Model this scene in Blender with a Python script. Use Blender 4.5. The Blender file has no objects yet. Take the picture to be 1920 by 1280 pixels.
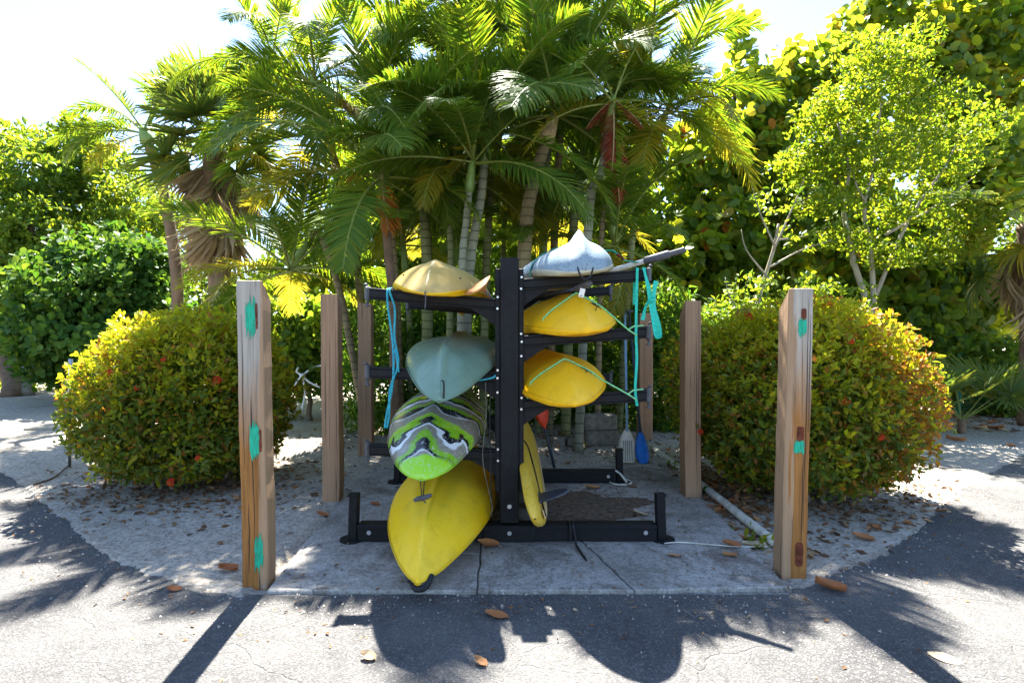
import bpy, bmesh, math, random
import numpy as np
from mathutils import Vector, Matrix, Euler, Quaternion
from mathutils import noise as mnoise

PI = math.pi
SC = bpy.context.scene
COL = SC.collection
R = math.radians

# ------------------------------------------------------------------ camera, sky, sun, exposure
EYE = 1.5
FPX = 1050.0
PITCH = math.atan(18.0 / FPX)
cam_d = bpy.data.cameras.new('camera')
cam_d.sensor_width = 36.0
cam_d.lens = 36.0 * FPX / 1920.0
cam_d.clip_start = 0.05
cam_d.clip_end = 3000.0
cam = bpy.data.objects.new('camera', cam_d)
cam.location = (0, 0, EYE)
cam.rotation_euler = (PI / 2 - PITCH, 0, 0)
COL.objects.link(cam)
SC.camera = cam

SUN_EL = R(58.5)
SUN_AZ = R(-6.0)          # measured from +Y towards +X: the sun stands ahead of the camera
world = bpy.data.worlds.new('World')
SC.world = world
world.use_nodes = True
wn = world.node_tree
for n in list(wn.nodes):
    wn.nodes.remove(n)
wo = wn.nodes.new('ShaderNodeOutputWorld')
wb = wn.nodes.new('ShaderNodeBackground')
ws = wn.nodes.new('ShaderNodeTexSky')
ws.sky_type = 'NISHITA'
ws.sun_disc = False
ws.sun_elevation = SUN_EL
ws.sun_rotation = SUN_AZ
ws.air_density = 0.85
ws.dust_density = 0.35
ws.ozone_density = 2.2
wb.inputs['Strength'].default_value = 0.066
wn.links.new(ws.outputs[0], wb.inputs[0])
wn.links.new(wb.outputs[0], wo.inputs[0])

sun_d = bpy.data.lights.new('sun', 'SUN')
sun_d.energy = 5.0
sun_d.angle = R(0.55)
sun_d.color = (1.0, 0.95, 0.86)
sun = bpy.data.objects.new('sun', sun_d)
to_sun = Vector((math.sin(SUN_AZ) * math.cos(SUN_EL), math.cos(SUN_AZ) * math.cos(SUN_EL), math.sin(SUN_EL)))
sun.rotation_euler = to_sun.to_track_quat('Z', 'Y').to_euler()
sun.location = (0, 10, 20)
COL.objects.link(sun)

SC.view_settings.view_transform = 'Standard'
SC.view_settings.look = 'None'
SC.view_settings.gamma = 1.0
SC.view_settings.use_curve_mapping = False
SC.view_settings.exposure = 2.95

cy = SC.cycles
cy.max_bounces = 9
cy.diffuse_bounces = 7
cy.glossy_bounces = 2
cy.transmission_bounces = 6
cy.use_denoising = True
cy.caustics_reflective = False
cy.caustics_refractive = False
cy.sample_clamp_indirect = 6.0


def at(px, py, Y):
    """World point at depth Y seen at a position of the 1920 x 1280 photograph."""
    u = (px - 960.0) / FPX
    v = (640.0 - py) / FPX
    dy = math.cos(PITCH) + v * math.sin(PITCH)
    dz = -math.sin(PITCH) + v * math.cos(PITCH)
    k = Y / dy
    return Vector((u * k, Y, EYE + dz * k))


def gnd(px, py, z=0.0):
    u = (px - 960.0) / FPX
    v = (640.0 - py) / FPX
    dy = math.cos(PITCH) + v * math.sin(PITCH)
    dz = -math.sin(PITCH) + v * math.cos(PITCH)
    k = (z - EYE) / dz
    return Vector((u * k, dy * k, z))


# ------------------------------------------------------------------ object helpers
def tag(o, label=None, cat=None, group=None, kind=None):
    if label: o['label'] = label
    if cat: o['category'] = cat
    if group: o['group'] = group
    if kind: o['kind'] = kind
    return o


def thing(name, label, cat, loc=(0, 0, 0), group=None):
    o = bpy.data.objects.new(name, None)
    o.empty_display_size = 0.1
    o.location = loc
    COL.objects.link(o)
    return tag(o, label, cat, group)


def link(name, me, parent=None, world_mat=None):
    o = bpy.data.objects.new(name, me)
    COL.objects.link(o)
    if parent is not None:
        o.parent = parent
    if world_mat is not None:
        o.matrix_local = world_mat
    return o


def base_of(o):
    """World position of a thing (things and parts carry translations only)."""
    p = Vector((0, 0, 0))
    while o is not None:
        p += o.location
        o = o.parent
    return p


def mesh_py(name, verts, faces, mats, smooth=False, midx=None, origin=None):
    me = bpy.data.meshes.new(name)
    if origin is not None:
        ox, oy, oz = origin
        verts = [(v[0] - ox, v[1] - oy, v[2] - oz) for v in verts]
    me.from_pydata([tuple(v) for v in verts], [], faces)
    if not isinstance(mats, (list, tuple)):
        mats = [mats]
    for m in mats:
        me.materials.append(m)
    if midx is not None:
        me.polygons.foreach_set('material_index', np.asarray(midx, dtype=np.int32))
    if smooth:
        me.polygons.foreach_set('use_smooth', np.ones(len(me.polygons), dtype=bool))
    me.update()
    return me


class MB:
    """Collects shapes given in world coordinates and links them as one mesh object."""
    def __init__(self):
        self.v = []; self.f = []; self.s = []

    def add(self, verts, faces, smooth=False):
        o = len(self.v)
        self.v += [tuple(p) for p in verts]
        self.f += [[i + o for i in f] for f in faces]
        self.s += [smooth] * len(faces)
        return self

    def box(self, c, size, rot=None, bev=0.0, taper=None):
        hx, hy, hz = size[0] / 2, size[1] / 2, size[2] / 2
        b = min(bev, hx * .9, hy * .9, hz * .9)
        if b <= 0:
            vs = [(sx * hx, sy * hy, sz * hz) for sz in (-1, 1) for sy in (-1, 1) for sx in (-1, 1)]
            fs = [(0, 2, 3, 1), (4, 5, 7, 6), (0, 1, 5, 4), (2, 6, 7, 3), (0, 4, 6, 2), (1, 3, 7, 5)]
        else:
            bm = bmesh.new()
            bmesh.ops.create_cube(bm, size=1.0)
            for v in bm.verts:
                v.co = Vector((v.co.x * size[0], v.co.y * size[1], v.co.z * size[2]))
            bmesh.ops.bevel(bm, geom=list(bm.edges), offset=b, segments=1, affect='EDGES', profile=0.5)
            bm.verts.ensure_lookup_table()
            for i, v in enumerate(bm.verts): v.index = i
            vs = [tuple(v.co) for v in bm.verts]
            fs = [[v.index for v in f.verts] for f in bm.faces]
            bm.free()
        M = Matrix.Identity(3) if rot is None else rot
        c = Vector(c)
        return self.add([M @ Vector(p) + c for p in vs], fs)

    def tube(self, pts, rad, sides=8, cap=True, smooth=True):
        vs, fs = tube_geo(pts, rad, sides, cap)
        return self.add(vs, fs, smooth)

    def ribbon(self, pts, width, side, thick=0.003):
        """Flat strap along pts; side = width direction(s)."""
        pts = [Vector(p) for p in pts]
        n = len(pts)
        vs = []
        for i, p in enumerate(pts):
            t = (pts[min(i + 1, n - 1)] - pts[max(i - 1, 0)])
            t.normalize()
            s = Vector(side[i] if isinstance(side, list) else side)
            s = (s - t * s.dot(t)).normalized()
            nn = t.cross(s)
            for a, b in ((-.5, -.5), (.5, -.5), (.5, .5), (-.5, .5)):
                vs.append(p + s * width * a + nn * thick * b)
        fs = []
        for i in range(n - 1):
            for k in range(4):
                a = i * 4 + k; b = i * 4 + (k + 1) % 4
                fs.append((a, b, b + 4, a + 4))
        fs.append((3, 2, 1, 0)); e = (n - 1) * 4
        fs.append((e, e + 1, e + 2, e + 3))
        return self.add(vs, fs)

    def disc(self, c, r, h, sides=14, axis='Z'):
        c = Vector(c)
        ax = {'Z': Vector((0, 0, 1)), 'Y': Vector((0, 1, 0)), 'X': Vector((1, 0, 0))}[axis]
        return self.tube([c - ax * h / 2, c + ax * h / 2], [r, r], sides, True, False)

    def build(self, name, mat, parent=None):
        org = base_of(parent) if parent is not None else Vector((0, 0, 0))
        me = mesh_py(name, self.v, self.f, mat, origin=org)
        me.polygons.foreach_set('use_smooth', np.array(self.s, dtype=bool))
        bm = bmesh.new(); bm.from_mesh(me)
        bmesh.ops.recalc_face_normals(bm, faces=bm.faces)
        bm.to_mesh(me); bm.free()
        return link(name, me, parent)

    def build_top(self, name, mat, loc):
        me = mesh_py(name, self.v, self.f, mat, origin=loc)
        me.polygons.foreach_set('use_smooth', np.array(self.s, dtype=bool))
        bm = bmesh.new(); bm.from_mesh(me)
        bmesh.ops.recalc_face_normals(bm, faces=bm.faces)
        bm.to_mesh(me); bm.free()
        o = link(name, me)
        o.location = loc
        return o


def smooth_path(ctrl, n=24):
    """Catmull-Rom through control points."""
    P = [Vector(p) for p in ctrl]
    if len(P) < 3:
        return [P[0].lerp(P[-1], i / n) for i in range(n + 1)]
    out = []
    m = len(P) - 1
    per = max(2, n // m)
    for i in range(m):
        p0 = P[max(i - 1, 0)]; p1 = P[i]; p2 = P[i + 1]; p3 = P[min(i + 2, m)]
        for k in range(per):
            t = k / per
            out.append(0.5 * ((2 * p1) + (p2 - p0) * t + (2 * p0 - 5 * p1 + 4 * p2 - p3) * t * t + (3 * p1 - p0 - 3 * p2 + p3) * t ** 3))
    out.append(P[-1])
    return out


def tube_geo(pts, rad, sides=8, cap=True):
    pts = [Vector(p) for p in pts]
    n = len(pts)
    if not isinstance(rad, (list, tuple)):
        rad = [rad] * n
    if len(rad) != n:
        rad = list(np.interp(np.linspace(0, 1, n), np.linspace(0, 1, len(rad)), rad))
    t0 = (pts[1] - pts[0]).normalized()
    ref = Vector((0, 0, 1)) if abs(t0.z) < .9 else Vector((1, 0, 0))
    u = ref.cross(t0).normalized()
    vs, fs = [], []
    for i in range(n):
        t = (pts[min(i + 1, n - 1)] - pts[max(i - 1, 0)]).normalized()
        u = (u - t * u.dot(t)).normalized()
        w = t.cross(u)
        for k in range(sides):
            a = 2 * PI * k / sides
            vs.append(pts[i] + (u * math.cos(a) + w * math.sin(a)) * rad[i])
    for i in range(n - 1):
        for k in range(sides):
            a = i * sides + k; b = i * sides + (k + 1) % sides
            fs.append((a, b, b + sides, a + sides))
    if cap:
        fs.append(tuple(range(sides - 1, -1, -1)))
        fs.append(tuple((n - 1) * sides + k for k in range(sides)))
    return vs, fs


# ------------------------------------------------------------------ materials
class NT:
    def __init__(self, name):
        self.m = bpy.data.materials.new(name)
        self.m.use_nodes = True
        self.t = self.m.node_tree
        for n in list(self.t.nodes): self.t.nodes.remove(n)
        self.out = self.t.nodes.new('ShaderNodeOutputMaterial')

    def n(self, typ, **kw):
        nd = self.t.nodes.new(typ)
        for k, v in kw.items():
            if k.startswith('i_'):
                nd.inputs[k[2:].replace('_', ' ')].default_value = v
            else:
                setattr(nd, k, v)
        return nd

    def l(self, a, b): self.t.links.new(a, b)

    def ramp(self, fac, stops, interp='LINEAR'):
        r = self.n('ShaderNodeValToRGB')
        r.color_ramp.interpolation = interp
        e = r.color_ramp.elements
        while len(e) > 1: e.remove(e[-1])
        e[0].position = stops[0][0]; e[0].color = (*stops[0][1], 1)
        for p, c in stops[1:]:
            x = e.new(p); x.color = (*c, 1)
        self.l(fac, r.inputs[0])
        return r.outputs[0]

    def noise(self, vec, scale, detail=4, rough=.55, dist=0.0):
        nz = self.n('ShaderNodeTexNoise')
        nz.inputs['Scale'].default_value = scale
        nz.inputs['Detail'].default_value = detail
        nz.inputs['Roughness'].default_value = rough
        nz.inputs['Distortion'].default_value = dist
        if vec is not None: self.l(vec, nz.inputs['Vector'])
        return nz.outputs[0]

    def mapping(self, vec, scale=(1, 1, 1), loc=(0, 0, 0), rot=(0, 0, 0)):
        mp = self.n('ShaderNodeMapping')
        mp.inputs['Scale'].default_value = scale
        mp.inputs['Location'].default_value = loc
        mp.inputs['Rotation'].default_value = rot
        self.l(vec, mp.inputs['Vector'])
        return mp.outputs[0]

    def mix(self, fac, a, b, mode='MIX'):
        mx = self.n('ShaderNodeMix', data_type='RGBA', blend_type=mode)
        for s, v in ((mx.inputs[0], fac), (mx.inputs[6], a), (mx.inputs[7], b)):
            if hasattr(v, 'is_linked'): self.l(v, s)
            elif isinstance(v, (int, float)): s.default_value = v
            else: s.default_value = (*v, 1)
        return mx.outputs[2]

    def math(self, op, a, b=0.0, clamp=False):
        m = self.n('ShaderNodeMath', operation=op, use_clamp=clamp)
        for s, v in ((m.inputs[0], a), (m.inputs[1], b)):
            if hasattr(v, 'is_linked'): self.l(v, s)
            else: s.default_value = v
        return m.outputs[0]

    def bump(self, h, strength=.3, dist=.01, normal=None):
        b = self.n('ShaderNodeBump')
        b.inputs['Strength'].default_value = strength
        b.inputs['Distance'].default_value = dist
        self.l(h, b.inputs['Height'])
        if normal is not None: self.l(normal, b.inputs['Normal'])
        return b.outputs[0]

    def bsdf(self, col, rough=.6, spec=.4, normal=None, metal=0.0):
        p = self.n('ShaderNodeBsdfPrincipled')
        for s, v in ((p.inputs['Base Color'], col), (p.inputs['Roughness'], rough)):
            if hasattr(v, 'is_linked'): self.l(v, s)
            elif isinstance(v, (int, float)): s.default_value = v
            else: s.default_value = (*v, 1)
        p.inputs['Specular IOR Level'].default_value = spec
        p.inputs['Metallic'].default_value = metal
        if normal is not None: self.l(normal, p.inputs['Normal'])
        return p

    def done(self, shader):
        self.l(shader.outputs[0], self.out.inputs[0])
        return self.m

    def coord(self, which='Object'):
        return self.n('ShaderNodeTexCoord').outputs[which]

    def pos(self):
        return self.n('ShaderNodeNewGeometry').outputs['Position']


def mat_plain(name, col, rough=.55, spec=.4, var=.15, scale=18, bump=.15, metal=0.0):
    t = NT(name)
    v = t.coord()
    nz = t.noise(v, scale, 5)
    dark = tuple(c * (1 - var) for c in col); lite = tuple(min(1, c * (1 + var)) for c in col)
    c = t.ramp(nz, [(.3, dark), (.7, lite)])
    b = t.bump(t.noise(v, scale * 6, 3), bump, .003)
    return t.done(t.bsdf(c, rough, spec, b, metal))


def mat_leaf(name, cols, trans, tfac=.45, rough=.42, spec=.35, seed=0.0, dim=1.0):
    spec *= .6; rough += .06
    """cols: list of ramp stops picked per leaf; trans: multiplier colours for light through the leaf."""
    t = NT(name)
    g = t.n('ShaderNodeNewGeometry')
    oi = t.n('ShaderNodeObjectInfo')
    rnd = t.math('FRACT', t.math('ADD', t.math('ADD', g.outputs['Random Per Island'], oi.outputs['Random']), seed))
    c = t.ramp(rnd, cols)
    nz = t.noise(t.coord(), 30, 2)
    c = t.mix(.35, c, t.ramp(nz, [(.3, (.5, .5, .5)), (.7, (1, 1, 1))]), 'MULTIPLY')
    p = t.bsdf(c, rough, spec)
    tr = t.n('ShaderNodeBsdfTranslucent')
    ct = t.ramp(rnd, [(p_, tuple(x * dim for x in c_)) for p_, c_ in trans])
    t.l(ct, tr.inputs['Color'])
    mx = t.n('ShaderNodeMixShader')
    mx.inputs[0].default_value = tfac
    t.l(p.outputs[0], mx.inputs[1]); t.l(tr.outputs[0], mx.inputs[2])
    return t.done(mx)


def mat_bark(name, c1, c2, ring=0.0, scale=6):
    t = NT(name)
    v = t.coord()
    nz = t.noise(t.mapping(v, (1, 1, .35)), scale, 6, .65)
    c = t.ramp(nz, [(.3, c1), (.68, c2)])
    h = t.noise(t.mapping(v, (1, 1, .4)), scale * 4, 5)
    if ring:
        sep = t.n('ShaderNodeSeparateXYZ'); t.l(v, sep.inputs[0])
        zz = t.math('ADD', sep.outputs[2], t.math('MULTIPLY', t.noise(v, 3, 2), .05))
        fr = t.math('FRACT', t.math('MULTIPLY', zz, ring))
        band = t.math('LESS_THAN', fr, .16)
        c = t.mix(t.math('MULTIPLY', band, .7), c, tuple(x * .45 for x in c1))
    return t.done(t.bsdf(c, .85, .2, t.bump(h, .5, .01)))


M = {}
# foliage: base reflectance kept low, light shining through adds the yellow-green
M['frond'] = mat_leaf('palm_leaflet', [(0, (.060, .125, .018)), (.5, (.085, .165, .022)), (1, (.13, .19, .024))],
                      [(0, (.18, .34, .02)), (.6, (.36, .50, .02)), (1, (.58, .56, .02))], .46, .48, .3, dim=0.8)
M['frond_yellow'] = mat_leaf('palm_leaflet_yellowing', [(0, (.10, .14, .015)), (1, (.20, .16, .015))],
                             [(0, (.45, .48, .03)), (1, (.70, .50, .03))], .5, .45, .3)
M['frond_orange'] = mat_leaf('palm_leaflet_dead_orange', [(0, (.30, .09, .015)), (1, (.42, .17, .03))],
                             [(0, (.50, .14, .02)), (1, (.6, .25, .04))], .35, .7, .2)
M['frond_red'] = mat_leaf('palm_leaflet_dead_red', [(0, (.16, .025, .015)), (1, (.26, .06, .025))],
                          [(0, (.35, .04, .02)), (1, (.4, .10, .03))], .3, .7, .2)
M['thatch'] = mat_leaf('dead_fan_leaf', [(0, (.30, .20, .11)), (.6, (.42, .31, .19)), (1, (.50, .40, .27))],
                       [(0, (.3, .18, .08)), (1, (.4, .28, .14))], .25, .8, .15)
M['fan'] = mat_leaf('fan_leaf', [(0, (.055, .11, .02)), (.7, (.10, .15, .024)), (1, (.15, .17, .026))],
                    [(0, (.12, .22, .03)), (1, (.4, .40, .03))], .35, .4, .4, dim=0.9)
M['rachis'] = mat_plain('palm_rachis', (.17, .20, .04), .5, .3)
M['rachis_tan'] = mat_plain('palm_rachis_tan', (.30, .22, .10), .6, .3)
M['grape'] = mat_leaf('sea_grape_leaf', [(0, (.060, .125, .020)), (.6, (.10, .18, .026)), (.9, (.14, .21, .026)), (1, (.20, .18, .02))],
                      [(0, (.28, .44, .02)), (.5, (.52, .64, .02)), (.9, (.78, .74, .03)), (1, (.8, .5, .03))], tfac=.55, rough=.36, spec=.45, dim=.80)
M['bright'] = mat_leaf('young_bright_leaf', [(0, (.06, .12, .012)), (.6, (.11, .18, .015)), (1, (.18, .20, .02))],
                       [(0, (.26, .44, .02)), (.6, (.48, .62, .02)), (1, (.72, .70, .03))], .5, .45, .3, dim=0.75)
M['mid'] = mat_leaf('broad_green_leaf', [(0, (.055, .12, .017)), (.6, (.09, .17, .022)), (1, (.14, .20, .022))],
                    [(0, (.24, .42, .02)), (.7, (.48, .62, .03)), (1, (.68, .68, .03))], .5, .42, .4, dim=0.68)
M['clusia'] = mat_leaf('glossy_green_leaf', [(0, (.028, .085, .016)), (.7, (.05, .135, .02)), (1, (.10, .18, .025))],
                       [(0, (.10, .28, .02)), (1, (.34, .50, .03))], .4, .5, .35, dim=0.62)
M['hedge'] = mat_leaf('hedge_leaf', [(0, (.035, .09, .012)), (.7, (.06, .14, .018)), (1, (.11, .18, .02))],
                      [(0, (.10, .28, .02)), (1, (.36, .5, .03))], .42, .45, .3)
M['wood_far'] = mat_leaf('far_leaf', [(0, (.02, .05, .01)), (1, (.06, .10, .015))],
                         [(0, (.12, .24, .02)), (1, (.4, .46, .03))], .4, .5, .3)
M['ixora_old'] = mat_leaf('ixora_old_leaf', [(0, (.052, .105, .013)), (.6, (.10, .15, .016)), (.85, (.16, .18, .018)), (1, (.22, .11, .02))],
                          [(0, (.14, .24, .015)), (.6, (.34, .40, .02)), (1, (.55, .36, .02))], .42, .36, .45)
M['ixora_young_sunlit'] = mat_leaf('ixora_young_sunlit_leaf', [(0, (.13, .19, .012)), (.6, (.24, .26, .015)), (1, (.32, .27, .016))],
                            [(0, (.58, .66, .02)), (.6, (.88, .84, .02)), (1, (.92, .74, .03))], .55, .4, .4, dim=0.9)  # new leaves, with the sunlit yellow of the bush tops painted in
M['ixora_red'] = mat_leaf('ixora_reddish_leaf', [(0, (.18, .07, .015)), (1, (.30, .13, .02))],
                          [(0, (.6, .2, .03)), (1, (.8, .42, .03))], .42, .4, .4)
M['petal'] = mat_leaf('red_petal', [(0, (.55, .03, .015)), (1, (.70, .10, .02))], [(0, (.7, .04, .02)), (1, (.8, .15, .03))], .3, .5, .3)
M['dead_leaf'] = mat_leaf('dry_leaf', [(0, (.36, .125, .045)), (.6, (.48, .20, .075)), (1, (.52, .30, .14))],
                          [(0, (.35, .12, .04)), (1, (.5, .25, .1))], .12, .6, .3)
M['pale_leaf'] = mat_leaf('bleached_dry_leaf', [(0, (.55, .40, .24)), (1, (.62, .50, .32))],
                          [(0, (.5, .35, .2)), (1, (.5, .35, .2))], .12, .6, .3)
M['bark_grey'] = mat_bark('grey_bark', (.14, .11, .085), (.30, .26, .21))
M['bark_pale'] = mat_bark('pale_bark', (.20, .17, .12), (.38, .34, .26))
M['bark_brown'] = mat_bark('brown_bark', (.09, .06, .04), (.20, .14, .09))
M['bark_fibre'] = mat_bark('palm_boot_bark', (.10, .06, .04), (.24, .16, .10), 0, 12)
M['cane_green'] = mat_bark('green_ringed_cane', (.10, .115, .045), (.24, .25, .11), 9)
M['cane_grey'] = mat_bark('grey_ringed_cane', (.15, .155, .10), (.33, .33, .24), 8)
M['cane_tan'] = mat_bark('tan_ringed_cane', (.15, .115, .06), (.30, .24, .13), 9)
M['shaft_green'] = mat_plain('crownshaft_green', (.16, .24, .06), .45, .4)
M['shaft_tan'] = mat_plain('crownshaft_tan', (.50, .36, .20), .6, .3, .4, 9)
M['black'] = mat_plain('black_plastic_lumber', (.008, .0083, .010), .62, .22, .35, 25, .3)
M['grey_cap'] = mat_plain('dark_grey_cap', (.075, .075, .085), .55, .4)
M['steel'] = mat_plain('zinc_bolt', (.55, .56, .58), .35, .5, .1, 30, .05, .8)
M['cord_black'] = mat_plain('black_cord', (.015, .015, .017), .6, .3)
M['teal'] = mat_plain('teal_webbing', (.02, .46, .34), .65, .3, .2, 60)
M['aqua_rope'] = mat_plain('blue_green_rope', (.04, .36, .45), .7, .3, .35, 70, .4)
M['green_cord'] = mat_plain('pale_green_cord', (.22, .58, .26), .6, .3, .25, 70)
M['white_cord'] = mat_plain('white_cord', (.70, .70, .68), .6, .3)
M['white_paint'] = mat_plain('white_metal_paint', (.72, .73, .74), .45, .4, .12)
M['pvc'] = mat_plain('dirty_white_pipe', (.58, .57, .50), .5, .4, .3, 12)
M['blue'] = mat_plain('blue_plastic', (.006, .13, .48), .4, .4, .2)
M['blade_white'] = mat_plain('cream_plastic', (.66, .60, .49), .5, .4, .12, 12)
M['shaft_blue'] = mat_plain('pale_blue_shaft', (.22, .38, .52), .4, .4)
M['shaft_dark'] = mat_plain('dark_shaft', (.03, .04, .06), .4, .4)
M['grip'] = mat_plain('rubber_grip', (.075, .072, .08), .6, .3)
M['alu'] = mat_plain('pale_paddle_shaft', (.58, .54, .47), .5, .4, .2)
M['orange_blade'] = mat_plain('orange_blade', (.62, .27, .10), .5, .4, .25, 8)
M['red_blade'] = mat_plain('red_blade', (.75, .06, .02), .45, .4)
M['paper'] = mat_plain('white_tag', (.75, .72, .68), .6, .3)
M['brick_grey'] = mat_plain('grey_concrete_block', (.17, .155, .125), .9, .2, .35, 14, .7)
M['stone'] = mat_plain('pale_flat_stone', (.30, .27, .22), .9, .2, .25, 9, .6)
M['rust_rod'] = mat_plain('dark_steel_rod', (.09, .08, .07), .6, .4)
M['green_steel'] = mat_plain('green_coated_steel', (.02, .16, .10), .5, .4)
M['litter'] = mat_leaf('litter_leaf', [(0, (.10, .055, .03)), (.5, (.22, .11, .05)), (1, (.34, .22, .12))], [(0, (.1, .05, .02)), (1, (.2, .1, .04))], .08, .8, .2)
M['grain'] = mat_plain('shell_and_stone_grains', (.34, .32, .28), .9, .2, .4, 5)


def mat_hull(name, base, faded, dark, rough=.4, fade=.5, speck=.0):
    t = NT(name)
    v = t.coord()
    n1 = t.noise(v, 2.2, 4, .6)
    c = t.mix(t.math('MULTIPLY', t.ramp(n1, [(.35, (0, 0, 0)), (.7, (1, 1, 1))]), fade), base, faded)
    # lengthwise scratches
    sc = t.noise(t.mapping(v, (60, 2.5, 60), rot=(0, 0, .05)), 2.0, 5, .6)
    c = t.mix(t.math('MULTIPLY', t.ramp(sc, [(.57, (0, 0, 0)), (.66, (1, 1, 1))]), .38), c, faded)
    gr = t.noise(v, 9, 6, .7)
    c = t.mix(t.math('MULTIPLY', t.ramp(gr, [(.52, (0, 0, 0)), (.72, (1, 1, 1))]), .42), c, dark)
    if speck:
        sp = t.noise(v, 120, 3, .6)
        c = t.mix(t.math('MULTIPLY', t.ramp(sp, [(.56, (0, 0, 0)), (.62, (1, 1, 1))]), speck), c, dark)
    h = t.math('ADD', t.math('MULTIPLY', sc, .6), t.noise(v, 140, 3))
    rr = t.math('ADD', t.math('MULTIPLY', n1, .2), rough - .1)
    return t.done(t.bsdf(c, rr, .28, t.bump(h, .12, .004)))


M['hull_yellow'] = mat_hull('yellow_polyethylene', (.92, .49, .004), (.88, .55, .05), (.58, .28, .01), .42, .3)
M['hull_lemon'] = mat_hull('scuffed_lemon_polyethylene', (.90, .56, .005), (.90, .66, .09), (.50, .29, .015), .40, .35)
M['hull_tan'] = mat_hull('sun_bleached_hull', (.50, .32, .075), (.55, .42, .17), (.30, .19, .06), .42, .6)
M['hull_bluegrey'] = mat_hull('speckled_blue_grey_hull', (.20, .275, .33), (.30, .36, .39), (.055, .055, .05), .45, .6, .75)
M['hull_sage'] = mat_hull('grey_green_hull', (.135, .225, .165), (.22, .31, .24), (.06, .12, .09), .30, .5)
M['rim_yellow'] = mat_plain('yellow_deck_edge', (.75, .46, .01), .45, .4, .1, 10)
M['deck_yellow'] = mat_plain('yellow_deck', (.70, .36, .01), .5, .4, .1, 8)
M['deck_pale'] = mat_plain('pale_deck', (.42, .40, .30), .55, .4, .2, 8)
M['deck_grey'] = mat_plain('grey_green_deck', (.14, .22, .21), .55, .4, .2, 8)


def mat_marble():
    t = NT('swirled_green_black_grey_hull')
    v = t.coord()
    sep = t.n('ShaderNodeSeparateXYZ'); t.l(v, sep.inputs[0])
    ax = t.math('SQRT', t.math('ADD', t.math('MULTIPLY', sep.outputs[0], sep.outputs[0]), .0009))
    # bands that run across the hull, sag away from the keel and wobble
    cmb = t.n('ShaderNodeCombineXYZ')
    t.l(ax, cmb.inputs[0]); t.l(sep.outputs[1], cmb.inputs[1]); t.l(sep.outputs[2], cmb.inputs[2])
    w1 = t.noise(cmb.outputs[0], 2.6, 2, .5, .8)
    w2 = t.noise(v, 9.0, 4, .55, .8)
    sag = t.math('SINE', t.math('MULTIPLY', ax, 9.0))
    f = t.math('ADD', t.math('MULTIPLY', sep.outputs[1], 2.3), t.math('MULTIPLY', sag, .24))
    f = t.math('ADD', f, t.math('MULTIPLY', w1, 1.0))
    f = t.math('ADD', f, t.math('MULTIPLY', w2, .13))
    f = t.math('ADD', f, t.math('MULTIPLY', sep.outputs[2], -1.1))
    fr = t.math('FRACT', f)
    G = (.20, .44, .012); K = (.010, .011, .014); W = (.70, .74, .74); B = (.25, .23, .18); L = (.32, .58, .02)
    band = t.ramp(fr, [(0, B), (.10, B), (.13, W), (.21, W), (.23, K), (.31, K), (.34, G), (.50, L), (.54, B), (.68, B), (.71, W), (.75, K), (.82, K), (.86, G), (.93, G), (1, B)])
    # lime bow
    bow = t.math('ADD', t.math('ADD', sep.outputs[1], 1.45), t.math('MULTIPLY', w1, .45))
    c = t.mix(t.ramp(bow, [(.32, (1, 1, 1)), (.36, (0, 0, 0))]), band, (.30, .62, .012))
    st = t.noise(t.mapping(v, (6, 1, 6)), 14, 5, .6, 1.0)
    c = t.mix(t.math('MULTIPLY', t.ramp(st, [(.56, (0, 0, 0)), (.64, (1, 1, 1))]), .5), c, (.55, .57, .56))
    return t.done(t.bsdf(c, .27, .5, t.bump(t.noise(v, 120, 3), .05, .003)))


M['hull_marble'] = mat_marble()


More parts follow.
